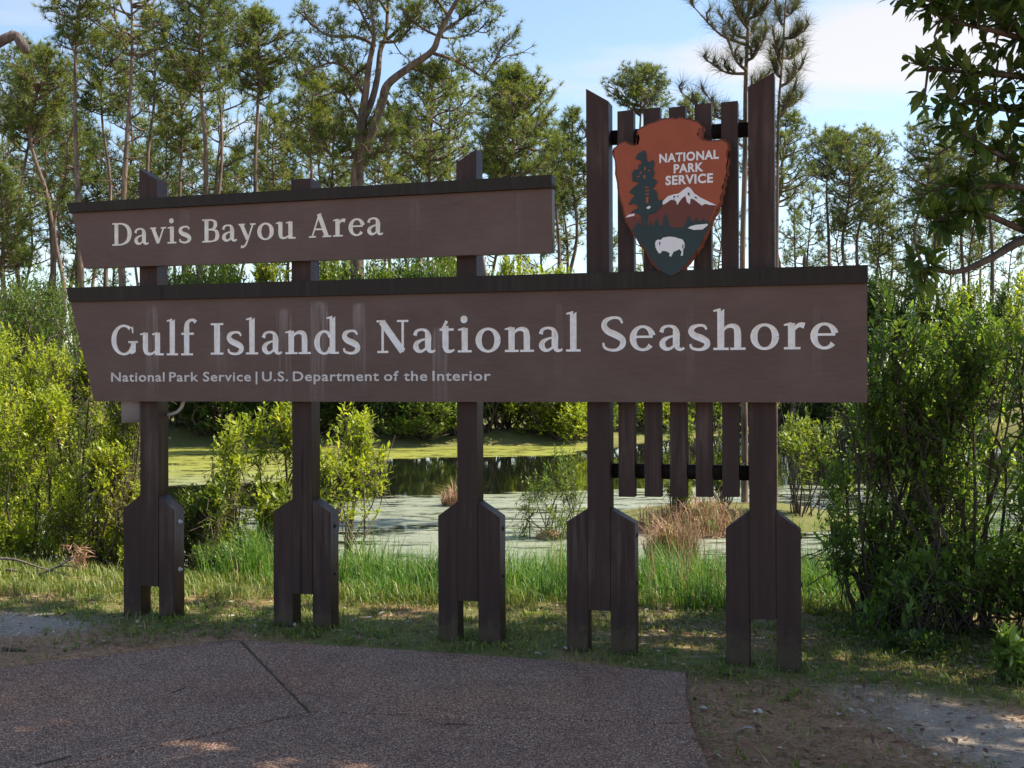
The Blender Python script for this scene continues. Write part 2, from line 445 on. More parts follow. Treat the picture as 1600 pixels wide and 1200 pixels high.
def ground_z(x, y):
    x = np.atleast_1d(np.asarray(x, float)); y = np.atleast_1d(np.asarray(y, float))
    d = sdist(np.c_[x, y], SHORE)
    far = np.clip((y - 20) / 15, 0, 1)
    base = slab_z(np.clip(x, -6, 6)) * (1 - far) + 0.15 * far
    base = base + 0.05 * (vnoise(x, y, 1.7, 3) - 0.5) + 0.02 * (vnoise(x, y, 0.5, 4) - 0.5)
    base = base + far * 1.0 * (vnoise(x, y, 14, 5) - 0.4)
    k = np.clip(-d / 2.6, 0, 1); k = k * k * (3 - 2 * k)
    out = (WATER_Z + 0.02) * (1 - k) + base * k
    ins = WATER_Z + 0.02 - np.minimum(0.9, 0.3 * np.maximum(d, 0))
    res = np.where(d > 0, ins, out)
    isl = 1 - np.sqrt(((x - 3.7) / 2.1) ** 2 + ((y - 19.8) / 1.9) ** 2)          # small island behind the slats
    return np.maximum(res, np.where(isl > -0.6, WATER_Z + 0.02 + 0.35 * np.clip(isl, -0.6, 0.6), -9))
def gz(x, y): return float(ground_z(x, y)[0])

# pavement outline, from the photograph's edges laid on its plane
def sp(px, py):
    p = gp(px, py, -0.118)
    for _ in range(6): p = gp(px, py, slab_z(p[0]))
    return p[:2]
A0, A1, A2, A3 = sp(-160, 1062), sp(110, 1029), sp(250, 1012), sp(340, 1001)
J0, J1 = sp(374, 999), sp(484, 1112)
B1, B2, B3 = sp(560, 1010), sp(800, 1026), sp(1074, 1050)
JB, JC = sp(1083, 1131), sp(60, 1208)
E1 = sp(1112, 1200)
PAVE = np.array([A0, A1, A2, A3, J0, B1, B2, B3, JB, E1, E1 + (E1 - JB) * 4.0, (-6.0, 1.0), (-6.5, 5.0)], float)

xs = np.unique(np.concatenate([np.linspace(-600, -60, 10), np.linspace(-60, -9, 26), np.linspace(-9, 9, 151), np.linspace(9, 60, 26), np.linspace(60, 600, 10)]))
ys = np.unique(np.concatenate([np.linspace(-300, -5, 8), np.linspace(-5, 3, 9), np.linspace(3, 16, 109), np.linspace(16, 80, 65), np.linspace(80, 900, 12)]))
GX, GY = np.meshgrid(xs, ys)
gx, gy = GX.ravel(), GY.ravel()
z = ground_z(gx, gy)
pd = sdist(np.c_[gx, gy], PAVE)
z = z - 0.075 * np.clip((pd + 0.02) / 0.12, 0, 1)
nx, ny = len(xs), len(ys)
ii = (np.arange(ny - 1)[:, None] * nx + np.arange(nx - 1)[None]).ravel()
acc = Acc(); acc.add(np.c_[gx, gy, z], None, np.stack([ii, ii + 1, ii + nx + 1, ii + nx], -1))
# what covers the soil: r = pale sand and gravel, g = turf
def blob(cx, cy, rx, ry, x=None, y=None, rot=0):
    x = gx if x is None else x; y = gy if y is None else y
    c, s = math.cos(rot), math.sin(rot)
    u, v = (x - cx) * c + (y - cy) * s, -(x - cx) * s + (y - cy) * c
    return np.clip(1.4 - np.sqrt((u / rx) ** 2 + (v / ry) ** 2), 0, 1)
def sand_amt(x, y):
    a = blob(-3.9, 8.55, 1.15, 0.55, x, y)
    b = blob(2.7, 6.0, 0.6, 1.7, x, y, R(26))
    c_ = blob(3.6, 4.6, 1.1, 1.6, x, y)
    return np.clip(np.maximum(np.maximum(a, b), c_), 0, 1)
def turf_amt(x, y):
    t = np.clip((y - 7.15 + 0.27 * x) / 0.9, 0, 1)
    return np.clip(t * (0.55 + 0.6 * vnoise(x, y, 0.6, 8)), 0, 1)
M_ground, nt, out = new_mat('sandy_soil')
ca = node(nt, 'ShaderNodeAttribute', attribute_name='cover')
spn = node(nt, 'ShaderNodeSeparateColor'); nt.links.new(ca.outputs['Color'], spn.inputs[0])
n1, n2, n3 = noise(nt, 2.2, 6, 0.65), noise(nt, 38, 5, 0.7), noise(nt, 160, 3, 0.6)
soil = ramp(nt, n2, [(0.3, (0.17, 0.088, 0.050)), (0.55, (0.36, 0.215, 0.13)), (0.75, (0.52, 0.37, 0.25))])
sand = ramp(nt, nmix(nt, 0.45, n3, n2), [(0.36, (0.17, 0.135, 0.105)), (0.62, (0.46, 0.40, 0.33))])
green = ramp(nt, n2, [(0.3, (0.075, 0.088, 0.026)), (0.7, (0.19, 0.185, 0.070))])
def edge(src, nz, k=5.0):
    return nmath(nt, 'MULTIPLY', nmath(nt, 'SUBTRACT', nmath(nt, 'ADD', src, nmath(nt, 'SUBTRACT', nz, 0.5)), 0.42), k, True)
c = nmix(nt, edge(spn.outputs[1], n1, 3.0), soil, green)
c = nmix(nt, edge(spn.outputs[0], nmix(nt, 0.5, n1, n2), 2.4), c, sand)
principled(nt, out, c, 0.95, bump(nt, nmix(nt, 0.5, n2, n3), 0.7, 0.02), 0.15)
ground = acc.build('ground', M_ground, None, True)
cl = ground.data.color_attributes.new('cover', 'FLOAT_COLOR', 'POINT')
cd = np.zeros((len(gx), 4), np.float32); cd[:, 3] = 1
cd[:, 0] = sand_amt(gx, gy); cd[:, 1] = turf_amt(gx, gy)
cl.data.foreach_set('color', cd.ravel())
tag(ground, kind='structure')

# ------------------------------------------------------------------ pond: water with a skin of duckweed
acc = Acc()
wx, wy = np.linspace(-26, 34, 121), np.linspace(11, 66, 166)
WX, WY = np.meshgrid(wx, wy); WX, WY = WX.ravel(), WY.ravel()
ii = (np.arange(165)[:, None] * 121 + np.arange(120)[None]).ravel()
acc.add(np.c_[WX, WY, np.full(len(WX), WATER_Z)], None, np.stack([ii, ii + 1, ii + 122, ii + 121], -1))
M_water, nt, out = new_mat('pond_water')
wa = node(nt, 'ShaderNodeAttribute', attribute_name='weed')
wn1 = noise(nt, 1.3, 7, 0.72, 'Object', (0.35, 1.0, 1)); wn2 = noise(nt, 5, 7, 0.8, 'Object', (0.4, 1, 1)); wn3 = noise(nt, 60, 2, 0.6)
fac = nmath(nt, 'ADD', wa.outputs['Fac'], nmath(nt, 'MULTIPLY', nmath(nt, 'SUBTRACT', wn1, 0.5), 1.5))
fac = nmath(nt, 'ADD', fac, nmath(nt, 'MULTIPLY', nmath(nt, 'SUBTRACT', wn2, 0.5), 1.7))
fac = nmath(nt, 'MULTIPLY', nmath(nt, 'SUBTRACT', fac, 0.44), 5.0, True)
wp = nt.nodes.new('ShaderNodeTexCoord'); wsx = node(nt, 'ShaderNodeSeparateXYZ'); nt.links.new(wp.outputs['Object'], wsx.inputs[0])
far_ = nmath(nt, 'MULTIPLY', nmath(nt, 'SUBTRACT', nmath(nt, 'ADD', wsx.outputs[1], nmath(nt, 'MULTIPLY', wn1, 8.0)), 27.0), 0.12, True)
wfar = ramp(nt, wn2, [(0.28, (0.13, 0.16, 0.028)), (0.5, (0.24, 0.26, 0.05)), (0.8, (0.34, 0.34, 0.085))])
wnear = ramp(nt, wn2, [(0.28, (0.095, 0.125, 0.085)), (0.5, (0.21, 0.24, 0.175)), (0.75, (0.35, 0.37, 0.29))])  # near duckweed: blue skylit shade painted in as a greyer green
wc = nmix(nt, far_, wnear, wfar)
pw = node(nt, 'ShaderNodeBsdfPrincipled'); nt.links.new(wc, pw.inputs['Base Color'])
pw.inputs['Roughness'].default_value = 0.42; pw.inputs['Specular IOR Level'].default_value = 0.6
nt.links.new(bump(nt, wn3, 0.35, 0.01), pw.inputs['Normal'])
pg = node(nt, 'ShaderNodeBsdfPrincipled'); pg.inputs['Base Color'].default_value = (0.008, 0.010, 0.006, 1)
pg.inputs['Roughness'].default_value = 0.03; pg.inputs['IOR'].default_value = 1.33
nt.links.new(bump(nt, noise(nt, 3, 2, 0.5, 'Object', (0.4, 1, 1)), 0.03, 0.05), pg.inputs['Normal'])
mx = node(nt, 'ShaderNodeMixShader'); nt.links.new(fac, mx.inputs[0])
nt.links.new(pg.outputs[0], mx.inputs[1]); nt.links.new(pw.outputs[0], mx.inputs[2])
nt.links.new(mx.outputs[0], out.inputs['Surface'])
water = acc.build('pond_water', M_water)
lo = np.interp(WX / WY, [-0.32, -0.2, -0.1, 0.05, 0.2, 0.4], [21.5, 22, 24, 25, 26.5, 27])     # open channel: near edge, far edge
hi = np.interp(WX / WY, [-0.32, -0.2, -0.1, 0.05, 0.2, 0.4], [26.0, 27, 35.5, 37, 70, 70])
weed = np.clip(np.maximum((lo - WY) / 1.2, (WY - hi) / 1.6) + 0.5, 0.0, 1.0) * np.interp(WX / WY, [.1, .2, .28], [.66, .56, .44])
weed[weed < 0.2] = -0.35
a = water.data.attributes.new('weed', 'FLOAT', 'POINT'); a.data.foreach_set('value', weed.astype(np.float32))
tag(water, kind='structure')

# ------------------------------------------------------------------ pavement of exposed aggregate, three panels with open joints
M_agg, nt, out = new_mat('exposed_aggregate')
tcn = nt.nodes.new('ShaderNodeTexCoord')
def vor(scale, feat='F1'):
    v = node(nt, 'ShaderNodeTexVoronoi'); v.feature = feat; v.inputs['Scale'].default_value = scale
    nt.links.new(tcn.outputs['Object'], v.inputs['Vector']); return v
v1 = vor(118)
sc1 = node(nt, 'ShaderNodeSeparateColor'); nt.links.new(v1.outputs['Color'], sc1.inputs[0])
stone = ramp(nt, sc1.outputs[0], [(0.0, (0.16, 0.095, 0.075)), (0.4, (0.38, 0.205, 0.145)), (0.75, (0.60, 0.345, 0.225)), (0.94, (0.70, 0.49, 0.34)), (1.0, (0.80, 0.69, 0.57))])
gap = ramp(nt, v1.outputs['Distance'], [(0.42, (1, 1, 1)), (0.70, (0, 0, 0))])
c = nmix(nt, gap, (0.115, 0.064, 0.050), stone)
big = noise(nt, 0.8, 5, 0.6)
c = nmix(nt, ramp(nt, big, [(0.4, (0, 0, 0)), (0.68, (1, 1, 1))]), c, nmix(nt, 1.0, c, (0.88, 0.84, 0.86), 'MULTIPLY'))
dk = noise(nt, 2.6, 6, 0.7)
c = nmix(nt, ramp(nt, dk, [(0.50, (0, 0, 0)), (0.70, (0.6, 0.6, 0.6))]), c, nmix(nt, 1.0, c, (0.55, 0.52, 0.55), 'MULTIPLY'))
rust = noise(nt, 0.55, 3, 0.5)
c = nmix(nt, ramp(nt, rust, [(0.5, (0, 0, 0)), (0.7, (0.55, 0.55, 0.55))]), c, nmix(nt, 1.0, c, (1.35, 1.0, 0.72), 'MULTIPLY'))
principled(nt, out, c, 0.7, bump(nt, gap, 0.9, 0.006), 0.3)
M_joint = flat('mossy_joint_filler', (0.11, 0.095, 0.050), 0.95, 0.1, 0.8, 7)
def inset(poly, d):
    P = np.asarray(poly, float); n = len(P)
    area = 0.5 * np.sum(P[:, 0] * np.roll(P[:, 1], -1) - np.roll(P[:, 0], -1) * P[:, 1])
    if area < 0: P = P[::-1]
    outp = []
    for i in range(n):
        a, b, c_ = P[i - 1], P[i], P[(i + 1) % n]
        e1, e2 = nrm(b - a), nrm(c_ - b)
        n1_, n2_ = np.array([-e1[1], e1[0]]), np.array([-e2[1], e2[0]])
        m_ = nrm(n1_ + n2_); outp.append(b + m_ * d / max(0.3, m_ @ n1_))
    return np.array(outp)
pave = thing('pavement', 'x', 'x'); del pave['label'], pave['category']; pave['kind'] = 'structure'
def panel(poly):
    acc = Acc()
    top, mid = inset(poly, 0.015), inset(poly, 0.009)
    n = len(top)
    jit = 0.004 * (vnoise(top[:, 0], top[:, 1], 0.2, 11) - 0.5)
    tz = slab_z(top[:, 0])
    res = delaunay_2d_cdt([Vector(p) for p in top], [], [list(range(n))], 1, 1e-7)
    vv = np.array([[p.x, p.y] for p in res[0]])
    acc.add(np.c_[vv, slab_z(vv[:, 0])], [list(f) for f in res[2]])
    rings = [np.c_[top, tz], np.c_[mid, slab_z(mid[:, 0]) - 0.007], np.c_[mid, slab_z(mid[:, 0]) - 0.10]]
    q = [[r * n + i, (r + 1) * n + i, (r + 1) * n + (i + 1) % n, r * n + (i + 1) % n] for r in range(2) for i in range(n)]
    acc.add(np.vstack(rings), None, q)
    return acc.build('concrete_panel', M_agg, pave)
def sub(pts, k=5):
    """resample so the outer edge can wander a little"""
    out_ = []
    for a_, b_ in zip(pts[:-1], pts[1:]):
        for s in np.arange(k) / k:
            p = np.asarray(a_) * (1 - s) + np.asarray(b_) * s
            out_.append(p + (rng.normal(0, 0.006, 2) if s > 0 else 0))
    return out_ + [np.asarray(pts[-1])]
NEARL, LEFT = np.array((-6.5, 2.2)), np.array((-6.5, 6.3))
JC2 = JC + (JC - J1) * 1.2
panel(sub([J0, A3, A2, A1, A0], 4) + [LEFT, NEARL + (0, 2.0), JC2, JC, J1])
panel(sub([JB, B3, B2, B1, J0], 4) + [J1])
panel([JC2, JC, J1, JB, E1, E1 + (E1 - JB) * 4.0, np.array((-1.5, 0.6)), NEARL])
acc = Acc()
for p0, p1 in ((J0, J1), (J1, JB), (J1, JC2)):
    e = nrm(p1 - p0); nn = np.array([-e[1], e[0]]) * 0.013
    L = [p0 + nn, p1 + nn, p1 - nn, p0 - nn]
    acc.add([(p[0], p[1], slab_z(p[0]) - 0.009) for p in L], None, [[3, 2, 1, 0]])
acc.build('joint_filler', M_joint, pave)

# ------------------------------------------------------------------ the entrance sign (local x along the boards, y away from the viewer)
YAW = R(15.6)
P0 = np.array([-0.2835, 8.1, 0.0])
ST, SN = np.array([math.cos(YAW), -math.sin(YAW), 0]), np.array([math.sin(YAW), math.cos(YAW), 0])
def su(px, py, n=0.0):
    """photo pixel -> (u, z) on the sign's plane, n metres behind the boards' face"""
    d = ray(px, py); k = (P0 @ SN + n) / (d @ SN)
    p = d * k
    return np.array([(p - P0) @ ST, p[2] + CAM_Z])
def sign_world(u, n): return P0 + u * ST + n * SN
sign = thing('entrance_sign', 'large brown timber park entrance sign with two lettered boards, slats and arrowhead emblem', 'sign', (P0[0], P0[1], 0), -YAW)

POST_N = 0.085                                  # the posts' front face, behind the boards
# post: (left px, front-right px at y 700, shoulder y, outer-left px, outer-right px, notch y, foot-left y, foot-right y, top polygon px)
POSTS = [(219, 246.5, 774, 795.5, 192.5, 272, 916, 965, 969, [(217.7, 264), (244, 281)]),
         (456.5, 486.7, 780, 799, 427, 516.5, 928, 976, 980, [(453.6, 280), (480, 279)]),
         (714.3, 745.7, 784, 806, 684.5, 781, 939, 992, 999, [(709.5, 254), (742, 233)]),
         (917.5, 952.5, 795, 815, 885.5, 992, 954, 1014, 1021, [(915, 138.5), (950, 158)]),
         (1170.3, 1211.5, 799, 826, 1134, 1250.5, 968, 1043, 1056, [(1168.6, 136), (1206, 113)])]
POST_D = 0.145
post_objs = []
for k, (xl, xr, ys_, yo, ol, orr, ynotch, yfl, yfr, top) in enumerate(POSTS):
    ul, ur = su(xl, 700, POST_N)[0], su(xr, 700, POST_N)[0]
    zt = [su(*t, POST_N)[1] for t in top]
    zn = su((xl + xr) / 2, ynotch, POST_N)[1]
    zs_in, zs_out = su(xl, ys_, POST_N)[1], su(ol, yo, POST_N)[1]
    uo_l, uo_r = su(ol, 880, POST_N)[0], su(orr, 880, POST_N)[0]
    acc = Acc()
    prism(acc, [(ul, zn), (ur, zn), (ur, zt[1]), (ul, zt[0])], POST_N, POST_N + POST_D)
    po = acc.build('post', M['post'], sign); post_objs.append(po)
    for s, (a_, b_) in enumerate(((uo_l, ul - 0.003), (ur + 0.003, uo_r))):
        um = (a_ + b_) / 2
        w0 = sign_world(um, POST_N + 0.07)
        zb = gz(w0[0], w0[1]) - 0.06
        acc = Acc()
        off = 0.004
        if s == 0: poly = [(a_, zb), (b_, zb), (b_, zs_in), (a_, zs_out)]
        else: poly = [(a_, zb), (b_, zb), (b_, zs_out), (a_, zs_in)]
        prism(acc, poly, POST_N + off, POST_N + POST_D - 0.004)
        acc.build('buttress', M['post'], po)
    for yb in (ys_ + 43, ys_ + 118):
        zb_ = su(orr, yb, POST_N)[1]
        acc = Acc()
        pts = np.array([(uo_r - 0.03, POST_N + 0.075, zb_), (uo_r + 0.004, POST_N + 0.075, zb_)])
        tube(acc, pts, [0.018, 0.018], 12)
        pts = np.array([(uo_r + 0.002, POST_N + 0.075, zb_), (uo_r + (0.022 if k == 0 else 0.010), POST_N + 0.075, zb_)])
        tube(acc, pts, [0.011, 0.011], 6)
        acc.build('bolt', M['steel'] if k == 0 else M['rail'], po)

# ---- serif capitals and small letters as tapered strokes, in units of the cap height
TH, TK = 0.075, 0.185
def bar(p, q, w): return (np.array([p, q], float), np.array([w, w], float))
def curve(pts, ws, k=6):
    c_ = catmull(np.c_[np.asarray(pts, float), np.asarray(ws, float)], k)
    return (c_[:, :2], c_[:, 2])
def arc(cx, cy, rx, ry, a0, a1, thin=TH, thick=TK, n=22):
    t = np.radians(np.linspace(a0, a1, n))
    return (np.c_[cx + rx * np.cos(t), cy + ry * np.sin(t)], thin + (thick - thin) * np.cos(t) ** 2)
def stem(x, y0, y1, w=TK): return bar((x, y0), (x, y1), w)
def serif(x0, x1, y): return bar((x0, y), (x1, y), 0.062)
def flag(x, y): return curve([(x - 0.19, y - 0.055), (x - 0.10, y - 0.035), (x, y - 0.02)], [0.045, 0.06, 0.09], 3)
XH, AS = 0.73, 1.16
G = {}
G['G'] = ([arc(.46, .5, .36, .465, 52, 330), stem(.80, .10, .44, .17), serif(.62, .96, .43), curve([(.78, .72), (.77, .85), (.74, .92)], [.05, .06, .08], 3), bar((.70, .07), (.84, .12), .09)], .98)
G['u'] = ([stem(.19, .22, XH), flag(.19, XH), curve([(.19, .24), (.22, .10), (.34, .04), (.48, .08), (.60, .20)], [TK, .15, .09, .07, .06]), stem(.62, .0, XH), flag(.62, XH), serif(.62, .84, .03)], .86)
G['l'] = ([stem(.22, 0, AS), flag(.22, AS), serif(.02, .42, .03)], .44)
G['f'] = ([stem(.22, 0, .90), curve([(.22, .86), (.24, 1.02), (.34, 1.12), (.46, 1.13), (.54, 1.06)], [TK, .15, .09, .09, .13]), bar((.04, .69), (.47, .69), .07), serif(.03, .44, .03)], .56)
G['I'] = ([stem(.24, 0, 1, .20), serif(.03, .45, .97), serif(.03, .45, .03)], .48)
def es(w, h, k=1.0):
    return [curve([(.80 * w, .80 * h), (.70 * w, .94 * h), (.46 * w, .965 * h), (.22 * w, .88 * h), (.16 * w, .72 * h), (.30 * w, .57 * h), (.58 * w, .46 * h),
                   (.80 * w, .33 * h), (.80 * w, .16 * h), (.62 * w, .04 * h), (.38 * w, .03 * h), (.18 * w, .10 * h), (.12 * w, .24 * h)],
                  [.055, .075, .075, .13, .16, .18, .19, .17, .15, .09, .075, .075, .06])]
G['s'] = (es(.62, XH), .58)
G['S'] = (es(.76, 1.0), .72)
G['a'] = ([curve([(.10, .52), (.15, .65), (.30, .70), (.44, .65), (.49, .50), (.49, .30)], [.12, .09, .07, .11, TK, TK]), stem(.49, .14, .40),
           curve([(.49, .18), (.53, .06), (.62, .03), (.70, .07)], [.17, .12, .08, .06]),
           curve([(.46, .42), (.30, .38), (.16, .29), (.13, .17), (.20, .06), (.32, .05), (.47, .16)], [.06, .07, .13, .17, .12, .08, .07])], .72)
G['n'] = ([stem(.22, 0, XH), flag(.22, XH), serif(.03, .42, .03), curve([(.24, .50), (.36, .64), (.50, .68), (.62, .62), (.65, .46)], [.06, .08, .12, .16, TK]), stem(.65, 0, .48), serif(.46, .85, .03)], .88)
G['h'] = ([stem(.22, 0, AS), flag(.22, AS), serif(.03, .42, .03), curve([(.24, .50), (.36, .64), (.50, .68), (.62, .62), (.65, .46)], [.06, .08, .12, .16, TK]), stem(.65, 0, .48), serif(.46, .85, .03)], .88)
G['d'] = ([arc(.34, .355, .235, .345, 30, 330), stem(.60, 0, AS), flag(.60, AS), serif(.60, .80, .03)], .82)
G['N'] = ([stem(.20, 0, 1, .075), bar((.17, .96), (.80, .04), .20), stem(.80, 0.02, 1, .075), serif(.02, .28, .97), serif(.04, .37, .03), serif(.63, .97, .97)], 1.0)
G['t'] = ([stem(.22, .15, .80), curve([(.10, .70), (.18, .80), (.26, .95)], [.03, .08, .09], 3), curve([(.22, .20), (.25, .07), (.36, .03), (.48, .08)], [TK, .14, .09, .05]), bar((.05, .69), (.46, .69), .07)], .50)
G['i'] = ([stem(.22, 0, XH), flag(.22, XH), serif(.02, .42, .03), (np.array([(.20, .88), (.20, .94), (.20, 1.04), (.20, 1.10)]), np.array([.09, .20, .20, .09]))], .44)
G['o'] = ([arc(.39, .36, .27, .335, 0, 360, n=34)], .78)
G['e'] = ([arc(.37, .36, .26, .335, 12, 322), bar((.16, .40), (.63, .40), .065)], .70)
G['r'] = ([stem(.22, 0, XH), flag(.22, XH), serif(.03, .44, .03), curve([(.24, .48), (.34, .62), (.44, .68), (.54, .65)], [.06, .09, .13, .16])], .60)
G['D'] = ([stem(.22, 0, 1), serif(.03, .40, .97), serif(.03, .40, .03), curve([(.24, .965), (.50, .95), (.74, .80), (.83, .5), (.74, .20), (.50, .05), (.24, .035)], [.07, .07, .15, .20, .15, .07, .07])], .94)
G['B'] = ([stem(.22, 0, 1), serif(.03, .40, .97), serif(.03, .40, .03), curve([(.24, .965), (.46, .955), (.60, .86), (.60, .68), (.48, .57), (.24, .54)], [.07, .07, .14, .16, .08, .07]),
           curve([(.24, .54), (.52, .53), (.68, .42), (.68, .17), (.52, .05), (.24, .035)], [.07, .07, .16, .17, .07, .07])], .80)
G['v'] = ([bar((.12, XH - .03), (.37, .04), .165), bar((.37, .03), (.60, XH - .03), .07), serif(.0, .27, XH - .03), serif(.48, .72, XH - .03)], .70)
G['y'] = ([bar((.12, XH - .03), (.39, .06), .165), curve([(.62, XH - .03), (.40, .05), (.30, -.18), (.20, -.26), (.10, -.25)], [.07, .075, .08, .09, .13]), serif(.0, .27, XH - .03), serif(.50, .74, XH - .03)], .72)
G['A'] = ([bar((.14, .03), (.45, .98), .07), bar((.43, .99), (.76, .03), .185), bar((.24, .34), (.66, .34), .07), serif(.0, .30, .03), serif(.58, .95, .03)], .94)

def word_strokes(word, p_l, p_r, cap, track=0.06):
    """strokes in board coordinates: the word runs from p_l to p_r (u, z of its baseline ends)"""
    x, allp = 0.0, []
    for ch in word:
        st, adv = G[ch]
        for pts, ws in st: allp.append((pts + (x, 0), ws))
        x += adv + track
    x0 = min((p[:, 0] - w / 2).min() for p, w in allp); x1 = max((p[:, 0] + w / 2).max() for p, w in allp)
    sx = (p_r[0] - p_l[0]) / (x1 - x0)
    out_ = []
    for p, w in allp:
        t = (p[:, 0] - x0) / (x1 - x0)
        q = np.c_[p_l[0] + (p[:, 0] - x0) * sx, p_l[1] + t * (p_r[1] - p_l[1]) + p[:, 1] * cap]
        out_.append((q, w * (sx + cap) / 2))
    return out_
def stroke_rims(p, w):
    t = nrm(np.gradient(p, axis=0)); nn = np.c_[-t[:, 1], t[:, 0]]
    return p + nn * w[:, None] / 2, p - nn * w[:, None] / 2

def carved_board(name, corners, words, thick, mat, lmat, parent):
    """front face triangulated round the letters; each word is a V-cut groove of its own"""
    verts, edges, tris, owner = [Vector(c_) for c_ in corners], [(0, 1), (1, 2), (2, 3), (3, 0)], [], []
    for wi, strokes in enumerate(words):
        for p, w in strokes:
            a_, b_ = stroke_rims(p, w); n = len(p); base = len(verts)
            verts += [Vector(x) for x in a_] + [Vector(x) for x in p] + [Vector(x) for x in b_]
            for r in (0, 1, 2): edges += [(base + r * n + i, base + r * n + i + 1) for i in range(n - 1)]
            for e_ in (0, n - 1): edges += [(base + e_, base + n + e_), (base + n + e_, base + 2 * n + e_)]
            for i in range(n - 1):
                for r0, r1 in ((a_, p), (p, b_)):
                    tris += [(r0[i], r0[i + 1], r1[i + 1]), (r0[i], r1[i + 1], r1[i])]; owner += [wi, wi]
    res = delaunay_2d_cdt(verts, edges, [], 0, 1e-6)
    V = np.array([[v.x, v.y] for v in res[0]]); T = np.array([list(f) for f in res[2]])
    tr = np.array(tris); owner = np.array(owner)
    C = V[T].mean(1)
    own = np.full(len(T), -1)
    crs = lambda o, p, q: (p[:, 0] - o[:, 0]) * (q[:, 1] - o[:, 1]) - (p[:, 1] - o[:, 1]) * (q[:, 0] - o[:, 0])
    for i in range(len(T)):
        near = np.abs(tr[:, 0] - C[i]).max(1) < 0.25
        if not near.any(): continue
        t_ = tr[near]; c_ = np.broadcast_to(C[i], (len(t_), 2))
        s1, s2, s3 = crs(t_[:, 0], t_[:, 1], c_), crs(t_[:, 1], t_[:, 2], c_), crs(t_[:, 2], t_[:, 0], c_)
        hit = ((s1 >= 0) & (s2 >= 0) & (s3 >= 0)) | ((s1 <= 0) & (s2 <= 0) & (s3 <= 0))
        if hit.any(): own[i] = owner[near][hit][0]
    bt = T[own == -1]
    acc = Acc()
    acc.add(np.c_[V[:, 0], np.zeros(len(V)), V[:, 1]], bt)
    c4 = np.array(corners)
    rim = np.vstack([np.c_[c4[:, 0], np.zeros(4), c4[:, 1]], np.c_[c4[:, 0], np.full(4, thick), c4[:, 1]]])
    acc.add(rim, None, [[i, 4 + i, 4 + (i + 1) % 4, (i + 1) % 4] for i in range(4)] + [[4, 7, 6, 5]])
    bo = acc.build(name, mat, parent)
    for wi in range(len(words)):
        t = T[own == wi]
        if not len(t): continue
        e = np.sort(np.vstack([t[:, [0, 1]], t[:, [1, 2]], t[:, [2, 0]]]), 1)
        ue, cnt = np.unique(e, axis=0, return_counts=True)
        be = ue[cnt == 1]
        used = np.unique(t)
        A_, B_ = V[be[:, 0]], V[be[:, 1]]
        ab = B_ - A_; P = V[used][:, None]
        s = np.clip(((P - A_) * ab).sum(-1) / np.maximum((ab * ab).sum(-1), 1e-12), 0, 1)
        d = np.linalg.norm(P - A_ - s[..., None] * ab, axis=-1).min(1)
        depth = np.zeros(len(V)); depth[used] = np.minimum(d * 0.75, 0.016)
        remap = -np.ones(len(V), int); remap[used] = np.arange(len(used))
        acc = Acc()
        acc.add(np.c_[V[used, 0], depth[used], V[used, 1]], remap[t])
        acc.build('carved_word', lmat, bo)
    return bo

BT = 0.075
m_tl, m_tr, m_br, m_bl = su(110, 472), su(1355, 443), su(1355, 629), su(147, 627)
words = [word_strokes('Gulf', su(174, 555), su(309, 555), 0.228), word_strokes('Islands', su(328, 554), su(563, 552.5), 0.228),
         word_strokes('National', su(587, 551.5), su(909, 549), 0.228), word_strokes('Seashore', su(939.5, 548.5), su(1310.5, 545), 0.228)]
main_board = carved_board('lower_board', [tuple(m_bl), tuple(m_br), tuple(m_tr), tuple(m_tl)], words, BT, M['board'], M['letter'], sign)
u_tl, u_tr, u_br, u_bl = su(112, 333), su(862.5, 294), su(863, 394), su(131, 419)
words = [word_strokes('Davis', su(174.5, 384), su(299, 379), 0.168), word_strokes('Bayou', su(315, 379), su(463, 372.5), 0.168), word_strokes('Area', su(481.5, 371.5), su(599.5, 366.5), 0.168)]
upper_board = carved_board('upper_board', [tuple(u_bl), tuple(u_br), tuple(u_tr), tuple(u_tl)], words, BT, M['board_up'], M['letter_up'], sign)
def cap_board(parent, tl, tr, br, bl):
    acc = Acc(); prism(acc, [tuple(bl), tuple(br), tuple(tr), tuple(tl)], -0.032, BT + 0.02)
    acc.build('top_cap', M['cap'], parent)
cap_board(main_board, su(107.5, 450), su(1356, 414.5), su(1356, 443) + (0, 0.001), su(111.5, 472) + (0, 0.001))
cap_board(upper_board, su(108.5, 318), su(863.5, 274), su(863.5, 294) + (0, 0.001), su(112, 333) + (0, 0.001))

